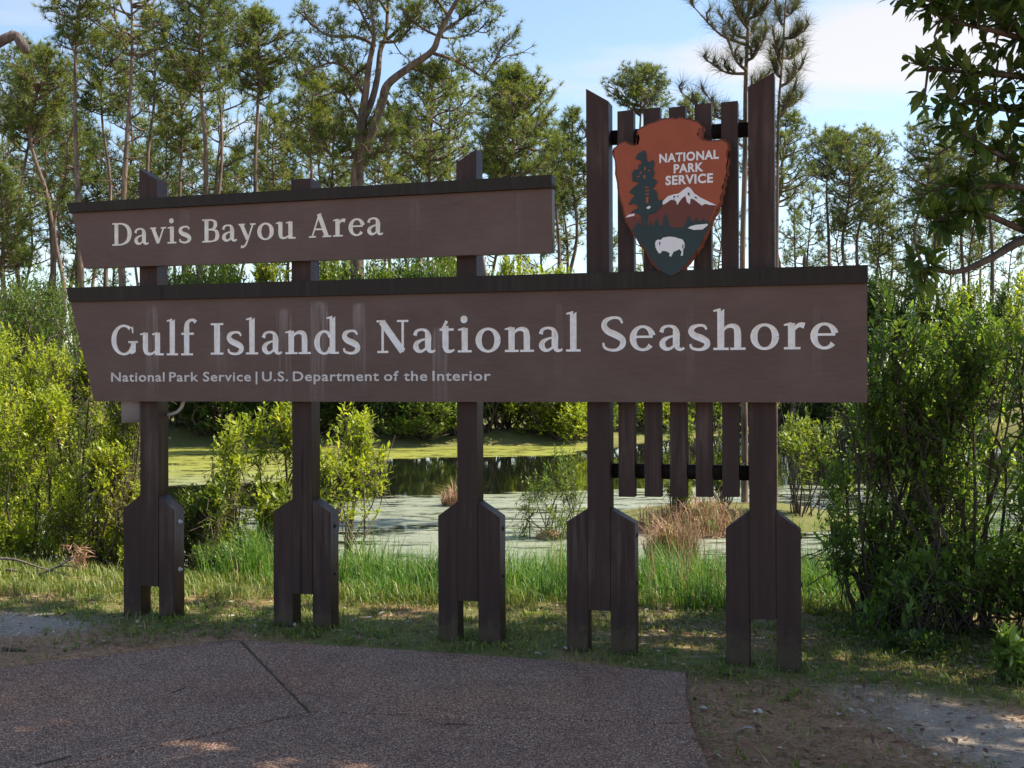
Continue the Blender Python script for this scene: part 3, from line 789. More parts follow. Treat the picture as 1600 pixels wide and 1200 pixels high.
# ---- small sans lettering from the built-in typeface
_c = bpy.data.curves.new('t', 'FONT'); _c.body = 'I'; _o = bpy.data.objects.new('t', _c); COL.objects.link(_o); bpy.context.view_layer.update()
_m = bpy.data.meshes.new_from_object(_o); CAPH = max(v.co.y for v in _m.vertices); bpy.data.objects.remove(_o); bpy.data.meshes.remove(_m)
def text_words(words, p_l, p_r, size, mat, parent, y, bold, depth=0.002, name='small_word'):
    """each word one mesh; the line is stretched to run from p_l to p_r"""
    objs, x = [], 0.0
    for wd in words:
        cu = bpy.data.curves.new('t', 'FONT'); cu.body = wd; cu.size = 1.0; cu.offset = bold; cu.space_character = 1.08
        cu.resolution_u = 3; cu.extrude = 0.0; cu.fill_mode = 'BOTH'
        to = bpy.data.objects.new('t', cu); COL.objects.link(to)
        bpy.context.view_layer.update()
        me = bpy.data.meshes.new_from_object(to)
        bpy.data.objects.remove(to)
        co = np.zeros(len(me.vertices) * 3); me.vertices.foreach_get('co', co); co = co.reshape(-1, 3)
        co[:, 0] += x - co[:, 0].min(); x = co[:, 0].max() + 0.30
        objs.append((me, co))
    tot = max(c_[:, 0].max() for _, c_ in objs)
    caph = CAPH
    for me, co in objs:
        t = co[:, 0] / tot
        P = np.c_[p_l[0] + t * (p_r[0] - p_l[0]), np.full(len(co), y), p_l[1] + t * (p_r[1] - p_l[1]) + co[:, 1] / caph * size]
        me.vertices.foreach_set('co', P.astype(np.float32).ravel())
        me.materials.clear(); me.materials.append(mat); me.update()
        o = bpy.data.objects.new(name, me); COL.objects.link(o); o.parent = parent
text_words(['National', 'Park', 'Service', '|', 'U.S.', 'Department', 'of', 'the', 'Interior'], su(174, 596), su(767, 594.5), 0.066, M['subtitle'], main_board, -0.0025, 0.016)

# ---- slats and rails between the two tall posts
SLATS = [(965.5, 990, 174), (1006, 1031.5, 170), (1046, 1071.5, 168), (1086, 1111.5, 163.5), (1127.5, 1153, 160)]
SL_N = POST_N + 0.02
for xl, xr, yt in SLATS:
    ul, ur = su(xl, 450, SL_N)[0], su(xr + 0.5, 450, SL_N)[0]
    zt, zb = su(xl, yt, SL_N)[1], su((xl + xr) / 2, 776.5, SL_N)[1]
    acc = Acc(); prism(acc, [(ul, zb), (ur, zb), (ur, zt + 0.004), (ul, zt)], SL_N, SL_N + 0.085)
    acc.build('slat', M['post'], sign)
ra, rb = su(961, 450, POST_N)[0] - 0.06, su(1170, 450, POST_N)[0] + 0.02
RN = SL_N + 0.0855
for yt_, yb_ in ((197, 219), (726, 749)):
    zt, zb = su(1065, yt_, RN)[1], su(1065, yb_, RN)[1]
    acc = Acc(); box(acc, ra, rb, RN, RN + 0.04, zb, zt); acc.build('rail', M['rail'], sign)

# ---- arrowhead emblem
def ez(x, y): return tuple(su(930 + x / 4.1375, 160 + y / 4.1375, -0.04))
OUT = [(112, 295), (150, 262), (195, 245), (240, 268), (268, 262), (275, 235), (262, 205), (265, 178), (300, 155), (350, 128), (410, 107), (470, 95), (525, 97), (545, 88),
       (580, 98), (630, 108), (660, 112), (690, 140), (710, 168), (702, 181), (680, 178), (672, 205), (685, 225), (720, 237), (770, 240), (815, 233), (845, 245), (865, 262),
       (872, 300), (860, 340), (867, 375), (856, 420), (863, 455), (843, 500), (849, 520), (830, 548), (836, 575), (818, 612), (822, 645), (800, 680), (790, 715), (766, 752),
       (752, 790), (733, 832), (705, 885), (692, 930), (665, 965), (640, 1000), (610, 1040), (570, 1085), (530, 1118), (490, 1136), (450, 1120), (400, 1085), (365, 1040),
       (340, 1000), (310, 950), (270, 900), (235, 850), (210, 800), (185, 740), (165, 660), (145, 580), (141, 520), (127, 460), (122, 380), (110, 345)]
def chip(poly, k=2, amp=4.0):
    o_ = []
    for a_, b_ in zip(poly, poly[1:] + poly[:1]):
        for s in range(k):
            t = s / k
            o_.append((a_[0] * (1 - t) + b_[0] * t + (rng.normal() * amp if s else 0), a_[1] * (1 - t) + b_[1] * t + (rng.normal() * amp if s else 0)))
    return o_
E_F, E_B = -0.040, 0.028
outl = np.array([ez(*p) for p in chip(OUT, 2, 2.5)])
face = inset(outl, 0.013)
if np.linalg.norm(face[0] - outl[0]) > 0.1: outl = outl[::-1]; face = inset(outl, 0.013)
acc = Acc(); n = len(outl)
# rough bevelled rim from the face edge round to the back
mid_ = outl + rng.normal(0, 0.002, outl.shape)
rings = [np.c_[face[:, 0], np.full(n, E_F), face[:, 1]], np.c_[mid_[:, 0], E_F + 0.014 + rng.normal(0, 0.003, n), mid_[:, 1]], np.c_[outl[:, 0], np.full(n, E_B), outl[:, 1]]]
acc.add(np.vstack(rings), None, [[r * n + i, (r + 1) * n + i, (r + 1) * n + (i + 1) % n, r * n + (i + 1) % n] for r in range(2) for i in range(n)])
acc2 = Acc(); prism(acc2, [tuple(p) for p in outl], E_B - 0.001, E_B)
acc.add(acc2.v[0], acc2.t[0])
emblem = acc.build('arrowhead_emblem', M['emblem_rim'], sign)
acc = Acc(); prism(acc, [tuple(p) for p in face], E_F - 0.001, E_F + 0.004); acc.build('face_panel', M['emblem'], emblem)
def figure(name, polys, mat, lift):
    for poly in polys:
        acc = Acc(); prism(acc, [ez(*p) for p in poly], E_F - lift, E_F + 0.001)
        acc.build(name, mat, emblem)
figure('mountain_slope', [[(437, 655), (520, 610), (598, 560), (690, 640), (783, 666), (766, 705), (742, 762), (726, 800), (570, 815), (490, 815), (340, 805), (334, 742), (395, 708)],
                          [(200, 748), (240, 738), (300, 740), (305, 800), (290, 805), (240, 820), (222, 798)]], M['emblem_dark'], 0.003)
figure('forest_ground', [[(238, 824), (262, 800), (280, 768), (292, 800), (318, 808), (340, 806), (358, 770), (372, 806), (385, 780), (400, 745), (415, 790), (432, 800), (445, 745), (455, 718), (468, 745), (480, 790),
                          (490, 808), (570, 810), (590, 770), (608, 722), (622, 768), (640, 775), (655, 742), (665, 770), (690, 768), (700, 742), (712, 770), (738, 766), (736, 800), (722, 830), (694, 884),
                          (680, 925), (655, 957), (630, 992), (600, 1030), (562, 1074), (526, 1105), (490, 1122), (456, 1108), (408, 1075), (375, 1032), (350, 992), (320, 944), (282, 896), (250, 850)]], M['emblem_green'], 0.0045)
figure('snow_cap', [[(437, 640), (470, 608), (510, 595), (540, 590), (575, 562), (600, 545), (620, 558), (640, 588), (680, 615), (730, 640), (785, 665), (740, 664), (712, 656), (690, 668), (664, 648),
                     (640, 628), (618, 622), (612, 660), (594, 645), (584, 604), (560, 622), (530, 665), (524, 638), (490, 630), (455, 655), (437, 663)]], M['emblem_white'], 0.006)
figure('rock_mark', [[(505, 612), (512, 604), (520, 608), (510, 622)], [(530, 606), (540, 602), (536, 618)], [(598, 585), (610, 584), (612, 602), (602, 604)], [(640, 610), (655, 612), (664, 624), (648, 620)], [(500, 630), (516, 628), (512, 636)]], M['emblem_green'], 0.0075)
figure('conifer', [[(300, 318), (322, 311), (330, 330), (332, 368), (345, 388), (362, 382), (374, 370), (383, 398), (374, 436), (386, 455), (370, 490), (392, 500), (402, 517), (382, 545), (374, 558), (398, 575), (402, 606), (410, 636),
                    (437, 630), (432, 665), (404, 700), (384, 716), (345, 728), (335, 742), (334, 812), (300, 812), (302, 742), (285, 727), (230, 712), (258, 694), (282, 684), (270, 664), (250, 655), (218, 662), (236, 628), (258, 604),
                    (244, 596), (222, 582), (246, 552), (285, 524), (262, 512), (243, 512), (240, 462), (255, 436), (286, 432), (278, 408), (300, 400), (298, 376), (262, 366), (275, 338)]], M['emblem_green'], 0.009)
figure('bark_mark', [[(318, 420), (330, 416), (328, 440), (318, 442)], [(322, 548), (348, 546), (346, 554), (324, 556)], [(326, 570), (354, 566), (352, 574), (328, 578)], [(326, 592), (352, 588), (350, 596), (328, 600)],
                     [(328, 612), (346, 610), (344, 655), (330, 650)], [(288, 455), (304, 446), (300, 462), (290, 466)], [(268, 480), (290, 476), (280, 488)], [(312, 470), (328, 474), (324, 496), (314, 492)], [(340, 440), (356, 436), (352, 452)]], M['emblem'], 0.0105)
figure('lake', [[(600, 814), (618, 802), (650, 793), (726, 786), (730, 794), (716, 806), (696, 822), (640, 826)], [(198, 746), (216, 728), (258, 720), (252, 734)], [(334, 680), (350, 670), (362, 676), (350, 690), (336, 690)]], M['emblem_white'], 0.0105)
figure('bison', [[(388, 912), (394, 894), (408, 888), (424, 890), (440, 875), (480, 868), (516, 872), (545, 882), (564, 886), (578, 908), (579, 936), (570, 950), (568, 990), (553, 993), (560, 966), (545, 950),
                  (520, 962), (508, 966), (492, 998), (478, 994), (484, 976), (460, 963), (434, 960), (424, 976), (412, 976), (400, 957), (390, 935)]], M['emblem_white'], 0.0075)
figure('bison_mark', [[(416, 902), (423, 904), (420, 926), (414, 918)], [(566, 918), (573, 922), (570, 944), (564, 944)]], M['emblem_green'], 0.009)
for wd, x0, x1, yl, yr, h in (('NATIONAL', 415, 800, 390, 362, 53), ('PARK', 508, 700, 457, 443, 53), ('SERVICE', 455, 762, 534, 516, 55)):
    hz = (ez(500, 400)[1] - ez(500, 400 + h)[1])
    text_words([wd], np.array(ez(x0, yl)), np.array(ez(x1, yr)), hz, M['emblem_white'], emblem, E_F - 0.004, 0.035, name='lettering')

# ---- electrical enclosure fixed behind the lower board, left of the first post
b0, b1 = su(191, 660, POST_N + 0.03), su(218, 660, POST_N)
pu = su(219, 700, POST_N)[0]
w0 = sign_world((b0[0] + pu) / 2, POST_N)
ebox = thing('electrical_box', 'small grey electrical box tucked under the lower board left of the first post', 'electrical box', (P0[0], P0[1], 0), -YAW)
acc = Acc(); box(acc, b0[0], pu - 0.002, POST_N + 0.02, POST_N + 0.13, b0[1], b0[1] + 0.34); acc.build('enclosure', M['box'], ebox)
acc = Acc(); box(acc, b0[0] + 0.035, pu - 0.004, POST_N + 0.006, POST_N + 0.0195, b0[1] + 0.02, b0[1] + 0.33); acc.build('lid', M['box'], ebox)
acc = Acc()
c0, c1, c2 = su(262, 648, POST_N + 0.09), su(280, 641, POST_N + 0.09), su(291, 622, POST_N + 0.09)
yb = POST_N + 0.11
tube(acc, catmull([(c0[0] - 0.06, yb + 0.045, c0[1] - 0.012), (c0[0], yb + 0.01, c0[1]), (c1[0], yb - 0.02, c1[1]), (c2[0], yb - 0.05, c2[1]), (c2[0] + 0.01, BT + 0.02, c2[1] + 0.16)], 6), 0.012, 8)
acc.build('conduit', M['conduit'], ebox)

# ------------------------------------------------------------------ pines
def tufts(acc, pos, axis, length, width, n, spread=1.0):
    """bottle-brush bunches: n needle slivers fanned about each axis"""
    K = len(pos)
    ax = np.repeat(nrm(axis), n, 0)
    d = nrm(ax * 0.75 + rdir(K * n) * spread)
    p = np.repeat(np.asarray(pos), n, 0) - ax * length * 0.25 * rng.random((K * n, 1))
    side = nrm(np.cross(d, rdir(K * n))) * width / 2
    L = length * rng.uniform(0.65, 1.1, (K * n, 1))
    v = np.stack([p - side, p + side, p + d * L], 1).reshape(-1, 3)
    t = np.arange(K * n * 3).reshape(-1, 3)
    base = np.repeat(np.clip(rng.normal(0.45, 0.2, K), 0, 1), n)
    acc.add(v, t, None, np.clip(base + rng.normal(0, 0.12, K * n), 0, 1))

def merge(a, b):
    n0 = a.n
    if b.v: a.v.append(np.concatenate(b.v))
    a.t += [t + n0 for t in b.t]; a.q += [q + n0 for q in b.q]; a.ta += b.ta; a.qa += b.qa; a.n += b.n
def limb_tree(wood, leaf, p0, p1, r0, sag, L, nt_, tuft_n, tuft_w):
    """one limb from p0 to p1 with side twigs that end in tufts"""
    p0, p1 = np.asarray(p0), np.asarray(p1)
    D = np.linalg.norm(p1 - p0)
    m1 = p0 + (p1 - p0) * 0.35 + np.array([0, 0, -sag * D]) + rng.normal(0, 0.05 * D, 3)
    m2 = p0 + (p1 - p0) * 0.7 + np.array([0, 0, -sag * D * 0.6]) + rng.normal(0, 0.06 * D, 3)
    path = catmull([p0, m1, m2, p1], 3)
    tube(wood, path, np.linspace(r0, 0.012, len(path)), 4, False)
    dirl = nrm(p1 - p0)
    ps, axs = [p1], [dirl]
    for _ in range(nt_):
        t = rng.uniform(0.38, 1.0); b = path[int(t * (len(path) - 1))]
        dd = nrm(dirl * 0.6 + rng.normal(0, 0.6, 3) + np.array([0, 0, 0.35]))
        e = b + dd * rng.uniform(0.3, 0.8) * min(1.0, 0.35 + 0.35 * D)
        tube(wood, np.array([b, (b + e) / 2 + rng.normal(0, 0.03, 3), e]), [0.016, 0.012, 0.008], 3, False)
        ps.append(e); axs.append(nrm(dd + np.array([0, 0, 0.4])))
        if rng.random() < 0.55:
            e2 = b + (e - b) * 0.6 + rng.normal(0, 0.14, 3) + np.array([0, 0, 0.1]); ps.append(e2); axs.append(nrm(dd + rng.normal(0, 0.5, 3)))
    tufts(leaf, np.array(ps), np.array(axs), L, tuft_w, tuft_n, 0.95)

def make_pine(label, base, top, crown_z, half, r, limbs, L=0.27, tn=20, twigs=10, bare=3, bend=0.25, fork=False, group=None, tw=0.020, mat=None):
    base, top = np.asarray(base, float), np.asarray(top, float)
    H = top[2] - base[2]
    t = thing('pine_tree', label, 'pine tree', base, 0, group)
    rel = top - base
    ks = np.array([0, .2, .4, .6, .8, 1.0])
    jit = rng.normal(0, bend, (6, 2)) * np.array([0, .6, 1, 1, .6, 0])[:, None]
    tp = np.c_[rel[0] * ks + jit[:, 0], rel[1] * ks + jit[:, 1], rel[2] * ks]
    path = catmull(tp, 4)
    rad = r * (1 - 0.86 * np.linspace(0, 1, len(path)) ** 0.9)
    rad[0] *= 1.25
    wood, brn, leaf = Acc(), Acc(), Acc()
    pp = path.copy(); pp[0, 2] -= 0.4
    tube(wood, pp, rad, 8)
    def trunk_at(z): return np.array([np.interp(z, path[:, 2], path[:, k]) for k in range(3)])
    z0 = crown_z - base[2]
    az = rng.uniform(0, 6.28)
    for i in range(limbs):
        f = (i + rng.uniform(0.1, 0.9)) / limbs
        zc = z0 + f * (H - z0)
        az += 2.4 + rng.normal(0, 0.5)
        prof = (math.sin(math.pi * (0.16 + 0.80 * f))) ** 0.75
        rr = half * prof * rng.uniform(0.45, 1.15)
        st = trunk_at(max(z0 * 0.9, zc - rr * rng.uniform(0.1, 0.5)))
        en = trunk_at(zc) + np.array([math.cos(az) * rr, math.sin(az) * rr, rr * rng.uniform(0.0, 0.35)])
        limb_tree(brn, leaf, st, en, min(0.30 * r, 0.02 + 0.022 * rr), 0.06, L, twigs, tn, tw)
    for i in range(bare):                                   # dead lower limbs
        zc = z0 * rng.uniform(0.45, 1.0); az = rng.uniform(0, 6.28); rr = half * rng.uniform(0.25, 0.7)
        s = trunk_at(zc); e = s + np.array([math.cos(az) * rr, math.sin(az) * rr, rr * rng.uniform(-0.1, 0.5)])
        m_ = (s + e) / 2 + rng.normal(0, 0.15 * rr, 3)
        p_ = catmull([s, m_, e], 4); tube(brn, p_, np.linspace(0.035, 0.008, len(p_)), 4, False)
        e2 = e + rng.normal(0, 0.4 * rr, 3); tube(brn, np.array([m_, (m_ + e2) / 2, e2]), [0.018, 0.012, 0.006], 3, False)
    tufts(leaf, trunk_at(H)[None], np.array([[0, 0, 1.0]]), L, tw, tn, 0.8)
    merge(wood, brn)
    wood.build('trunk', M['bark'], t, True)
    leaf.build('crown', mat or M['needle'], t)
    return t

def pine_px(xb, xt, yt, yc, hw, Y, label, limbs=34, r=None, **kw):
    b = at(xb, 420, Y); tp = at(xt, yt, Y)
    bz = gz(b[0], Y)
    # follow the lean seen above the boards down to the ground
    gx_ = b[0] + (b[0] - tp[0]) * 0.25
    zc = at(xt, yt + (yc - yt) * 0.90, Y)[2]
    return make_pine(label, (gx_, Y, bz), (tp[0], Y + rng.uniform(-.6, .6), tp[2]), zc, hw / F_PX * Y, r or rng.uniform(0.15, 0.19), limbs, **kw)

PINES = [
 (6, 8, 268, 440, 62, 45, 'dense low pine at the far left edge, its top below the neighbouring crowns', dict(limbs=40, bare=1)),
 (28, 46, 72, 245, 66, 50, 'broad crowned pine at the left edge just below the broken dead branch', dict(limbs=44)),
 (66, 82, 84, 215, 62, 46, 'pine with a bent trunk standing left of the upper board', dict(bend=0.55)),
 (92, 98, 150, 330, 38, 57, 'thin pine close behind the bent-trunk pine on the left', dict(limbs=26)),
 (133, 137, -55, 95, 52, 44, 'tall straight pine above the left tip of the upper board, top cut by the frame', dict(limbs=30, bare=5)),
 (158, 161, 48, 190, 58, 51, 'pine between the tall straight one and the forked one, left of the first post', dict(limbs=36)),
 (191, 202, -70, 100, 80, 43, 'tall forked pine with sparse open crown left of the first post', dict(limbs=26, bare=7, twigs=6)),
 (236, 241, 20, 170, 48, 55, 'slim pine right behind the first post of the sign', dict(limbs=30)),
 (287, 274, 92, 250, 52, 49, 'leaning pine just right of the first post', dict(limbs=34, bend=0.45)),
 (305, 322, -35, 170, 62, 45, 'tall dense pine over the first word of the upper board', dict(limbs=46)),
 (339, 344, -15, 140, 46, 56, 'tall slim pine right of the dense one over the upper board', dict(limbs=28)),
 (395, 401, 20, 150, 60, 47, 'round headed pine left of the second post, standing against open sky', dict(limbs=46, bare=2)),
 (431, 427, 170, 330, 42, 58, 'short pine low between the round headed pine and the second post', dict(limbs=24)),
 (474, 492, 112, 260, 46, 50, 'pine leaning right directly above the second post', dict(limbs=30)),
 (523, 519, 170, 320, 42, 57, 'small pine left of the big many-limbed pine', dict(limbs=24)),
 (613, 608, 165, 330, 42, 56, 'slim pine right of the big many-limbed pine', dict(limbs=26)),
 (646, 676, 98, 300, 62, 49, 'pine with a ragged crown left of the third post', dict(limbs=40)),
 (742, 802, 110, 300, 78, 41, 'wide dense pine leaning right behind the third post', dict(limbs=58, bare=1)),
 (866, 862, 215, 340, 40, 53, 'low pine filling the gap right of the upper board', dict(limbs=26)),
 (893, 896, 172, 360, 32, 55, 'narrow pine against the sky just left of the tall slatted posts', dict(limbs=30)),
 (985, 1004, 110, 176, 54, 46, 'flat topped pine rising above the slats left of the emblem', dict(limbs=30, bare=1)),
 (1083, 1086, 150, 300, 50, 43, 'pine seen through the slats right of the emblem', dict(limbs=30)),
 (1214, 1226, 182, 330, 68, 42, 'dense pine crown right against the rightmost post', dict(limbs=40, bare=1)),
 (1236, 1240, 318, 420, 32, 40, 'small forked pine low beside the rightmost post', dict(limbs=12, twigs=5)),
 (1287, 1298, 205, 285, 42, 50, 'pine with a bare pinkish trunk right of the rightmost post', dict(limbs=28)),
 (1328, 1326, 212, 370, 56, 46, 'dark trunked pine in the middle of the right-hand group', dict(limbs=40)),
 (1346, 1356, 204, 320, 60, 52, 'pine with outswept limbs behind the dark trunked one', dict(limbs=36)),
 (1376, 1366, 320, 410, 36, 57, 'short leaning pine above the right end of the lower board', dict(limbs=16)),
 (1438, 1444, 193, 350, 58, 48, 'tall pine right of the lower board, left of the leathery branch', dict(limbs=38)),
 (1467, 1469, 232, 370, 46, 55, 'slim pine half hidden by the leathery-leaved branch', dict(limbs=26)),
 (1503, 1506, 214, 350, 56, 51, 'pine behind the middle of the leathery-leaved tree', dict(limbs=32)),
 (1548, 1551, 200, 340, 60, 47, 'pine behind the right side of the leathery-leaved tree', dict(limbs=36)),
 (1592, 1593, 228, 350, 52, 53, 'pine at the right edge of the frame behind leathery leaves', dict(limbs=30)),
]
for xb, xt, yt, yc, hw, Y, lab, kw in PINES:
    if xb > 1200: Y = Y * 0.5 + 39
    elif xb > 960: Y += 9
    pine_px(xb, xt, yt, yc, hw, Y, lab, **{**kw, 'limbs': int(kw.get('limbs', 34) * 1.35)})

# small pines deep in the stand: three models, copied
FILL_LABEL, FILL_GROUP = 'thin pine deep in the stand across the pond, behind the larger pines', 'thin pines deep in the stand'
protos = []
for k in range(3):
    protos.append(make_pine(FILL_LABEL, (0, 0, 0), (rng.normal(0, .5), 0, 10.0), 4.6 + k * 0.9, 1.4, 0.11, 28, L=0.30, tn=15, twigs=8, group=FILL_GROUP))
FX = [(15, 'at the left frame edge'), (48, 'left of the bent-trunk pine'), (76, 'right behind the bent-trunk pine'), (112, 'over the left tip of the upper board'), (120, 'just left of the tall straight trunk'),
      (148, 'just right of the tall straight trunk'), (172, 'left of the tall forked pine'), (206, 'right of the tall forked pine'), (220, 'above the left side of the first post'), (255, 'above the right side of the first post'),
      (264, 'close right of the first post top'), (300, 'above the second letter of the first word'), (330, 'above the start of the middle upper word'), (356, 'above the middle of the middle upper word'), (368, 'left of the round headed pine'),
      (412, 'right of the round headed pine trunk'), (446, 'left of the second post top'), (458, 'behind the second post top'), (505, 'right of the second post top'), (540, 'left of the big forked pine trunk'), (590, 'right of the big forked pine trunk'),
      (630, 'midway between big pine and third post'), (662, 'beside the ragged-crowned pine'), (708, 'left of the third post top'), (728, 'behind the third post top'), (770, 'right of the third post top'), (815, 'under the wide leaning pine'),
      (840, 'above the right end of the upper board'), (880, 'between upper board and tall slatted posts'), (945, 'behind the left tall slatted post'), (1010, 'behind the second slat'), (1045, 'behind the emblem'), (1130, 'behind the last slat'),
      (1255, 'right of the rightmost post, by the dead stub'), (1310, 'between the pinkish and dark trunks'), (1365, 'above the right end of the lower board'), (1400, 'right past the end of the lower board'), (1418, 'left of the tall pine at right'),
      (1455, 'right of the tall pine at right'), (1485, 'behind the lowest leathery leaves'), (1520, 'behind the middle leathery boughs'), (1535, 'behind the thick leathery bough'), (1570, 'near the right frame edge')]
for i, (px, wh) in enumerate(FX):
    lab = 'thin distant pine ' + wh
    Y = rng.uniform(66, 80) if px > 880 else rng.uniform(60, 76); right = px > 880
    yt = rng.uniform(255, 350) if right else rng.uniform(95, 270)
    if 900 < px < 1200: yt = rng.uniform(300, 360)
    p = at(px, 420, Y); tz = at(px, yt, Y)[2]; bz = gz(p[0], Y)
    s = (tz - bz) / 10.0
    pr = protos[i % 3]
    if i < 3: pr.location = (p[0], Y, bz); pr.scale = (s * .9, s * .9, s); pr.rotation_euler = (0, 0, rng.uniform(0, 6)); pr['label'] = lab
    else: dup(pr, (p[0], Y, bz), rng.uniform(0, 6), (s * .9, s * .9, s), lab, FILL_GROUP)

# the big many-limbed pine, its limbs traced
def big_pine():
    Y = 45.0
    b = at(556, 420, Y); bz = gz(b[0], Y)
    root = thing('pine_tree', 'big many-limbed pine forking into three leaders between second and third posts', 'pine tree', (b[0], Y, bz))
    o = np.array([b[0], Y, bz])
    def P(px, py, dy=0): return at(px, py, Y + dy) - o
    def path(pts, dy0, dy1):
        return catmull([P(x, y, dy0 + (dy1 - dy0) * i / (len(pts) - 1)) for i, (x, y) in enumerate(pts)], 5)
    wood, brn, leaf = Acc(), Acc(), Acc()
    low = [np.array([0.1, 0, -0.4]), np.array([0.05, 0, 2.5])]
    tube(wood, catmull(low + [P(558, 300), P(561, 250), P(566, 190)], 5), np.linspace(0.30, 0.20, 21), 10)
    L1 = path([(561, 262), (566, 185), (572, 140), (577, 100), (584, 60), (580, 10), (572, -40)], 0, -1.0); tube(wood, L1, np.linspace(0.19, 0.035, len(L1)), 8)
    L2 = path([(566, 190), (580, 160), (590, 120), (594, 80), (603, 55), (606, 10), (610, -60)], 0, 1.2); tube(wood, L2, np.linspace(0.15, 0.05, len(L2)), 8)
    L3 = path([(560, 268), (580, 210), (597, 160), (606, 132), (640, 105), (675, 80), (686, 55), (700, 25), (722, -15), (735, -60)], 0, -1.6); tube(wood, L3, np.linspace(0.21, 0.06, len(L3)), 8)
    limbs = [([(586, 72), (560, 58), (515, 56), (490, 40), (468, 20)], 1.5), ([(570, 150), (545, 110), (520, 98), (490, 108), (470, 120)], -1.5), ([(586, 60), (572, 35), (558, 5), (540, -30)], -1),
             ([(605, 62), (640, 35), (670, 50), (700, 60), (740, 52), (760, 35)], 1.5), ([(678, 84), (705, 92), (730, 105), (755, 118), (775, 90), (785, 70)], -1), ([(604, 158), (620, 185), (640, 210), (648, 222)], 1.5),
             ([(594, 66), (620, 64), (640, 45), (660, 20)], -2), ([(690, 50), (720, 30), (745, 10), (765, -5)], 1), ([(557, 245), (530, 245), (505, 232), (485, 215)], -1.2), ([(558, 250), (590, 238), (606, 222)], -1.6),
             ([(565, 200), (540, 150), (520, 145)], 2), ([(606, 20), (585, -10), (560, -35)], 1.8), ([(606, 0), (640, -25), (665, -45)], -1.8), ([(577, 100), (552, 120), (540, 135)], 2.2), ([(640, 105), (665, 115), (690, 135)], 1.5),
             ([(700, 25), (680, -5), (672, -30)], -1.5), ([(556, 248), (540, 222), (528, 205)], 1.4), ([(560, 236), (575, 215), (592, 205)], 1.2)]
    for pts, dy in limbs:
        p_ = path(pts, 0 if True else 0, dy)
        tube(brn, p_, np.linspace(0.075, 0.02, len(p_)), 5, False)
        for f in np.linspace(0.3, 1.0, 6):
            b_ = p_[int(f * (len(p_) - 1))]
            for _ in range(3):
                e_ = b_ + rng.normal(0, 0.42, 3) + np.array([0, 0, 0.30])
                limb_tree(brn, leaf, b_, e_, 0.028, 0.05, 0.27, 5, 20, 0.019)
    merge(wood, brn); wood.build('trunk', M['bark'], root, True); leaf.build('crown', M['needle'], root)
big_pine()

# two nearer young pines with long needles, right
def near_pine(label, pts, limbs, Y, r):
    b = at(*pts[0], Y); bz = gz(b[0], Y)
    root = thing('pine_tree', label, 'pine tree', (b[0], Y, bz)); o = np.array([b[0], Y, bz])
    wood, brn, leaf = Acc(), Acc(), Acc()
    path = catmull([np.array([0, 0, -0.4])] + [at(x, y, Y) - o for x, y in pts], 6)
    tube(wood, path, np.linspace(r, r * 0.35, len(path)), 8)
    for (x0, y0), (x1, y1), dy in limbs:
        s, e = at(x0, y0, Y) - o, at(x1, y1, Y + dy) - o
        D = np.linalg.norm(e - s)
        p_ = catmull([s, (s + e) / 2 + np.array([0, 0, -0.12 * D]), e], 6)
        tube(brn, p_, np.linspace(0.032, 0.010, len(p_)), 5, False)
        for f in np.linspace(0.3, 1, 5):
            b_ = p_[int(f * (len(p_) - 1))]
            dd = nrm(np.array([rng.normal(0, .35), rng.normal(0, .35), 1.0]) + nrm(e - s) * 0.5)
            tip = b_ + dd * rng.uniform(0.14, 0.26)
            p2 = np.array([b_, (b_ + tip) / 2 + nrm(e - s) * 0.05, tip]); tube(brn, p2, [0.016, 0.022, 0.012], 5)
            tufts(leaf, np.array([tip, b_ + dd * 0.08]), np.array([dd, dd]), 0.34, 0.0065, 46, 0.85)
    merge(wood, brn); wood.build('trunk', M['bark'], root, True); leaf.build('crown', M['needle_near'], root)
near_pine('nearer long-needled pine behind the tall slatted posts, limbs spreading left', [(1163, 640), (1160, 420), (1164, 250), (1165, 130), (1169, 40), (1172, -60)],
          [((1166, 70), (1085, 12), -.4), ((1165, 115), (1105, 95), .3), ((1165, 75), (1195, 50), .5), ((1168, 40), (1140, -10), .6), ((1168, 30), (1205, 0), -.5), ((1166, 95), (1190, 68), -.6), ((1164, 190), (1065, 145), .3),
           ((1164, 200), (1105, 150), -.4), ((1165, 140), (1195, 120), .5), ((1163, 230), (1130, 190), .4), ((1170, 0), (1120, -20), .2), ((1170, 10), (1200, -25), .4), ((1166, 110), (1135, 60), -.7), ((1169, 45), (1150, 5), -.6), ((1170, 20), (1180, -20), -.6),
           ((1167, 60), (1130, 30), .6), ((1168, 55), (1188, 20), .7)], 20.4, 0.062)
near_pine('slender young long-needled pine poking up just right of the rightmost post', [(1212, 640), (1214, 400), (1216, 190), (1221, 110), (1226, 30), (1230, -30)],
          [((1218, 165), (1250, 155), .3), ((1219, 135), (1248, 110), -.3), ((1219, 120), (1205, 95), .4), ((1222, 90), (1252, 78), .4), ((1224, 60), (1256, 48), -.3), ((1224, 40), (1214, 15), .3), ((1227, 25), (1245, 5), .3), ((1216, 185), (1238, 145), -.5), ((1220, 100), (1210, 60), -.3)], 20.0, 0.034)

# a broken-off dead snag far right in the stand
SY = 63.0; s0 = at(1257, 414, SY); acc = Acc(); bz = gz(s0[0], SY)
tube(acc, np.array([(s0[0], SY, bz - .3), (s0[0] + .05, SY, bz + 3.5), (s0[0], SY, at(1257, 404, SY)[2]), (s0[0] + .03, SY, at(1257, 394, SY)[2])]), [0.17, 0.13, 0.10, 0.04], 7)
tag(acc.build('dead_snag', M['bark'], None, True), 'short bare dead stub above the lower board right of the rightmost post', 'dead tree')

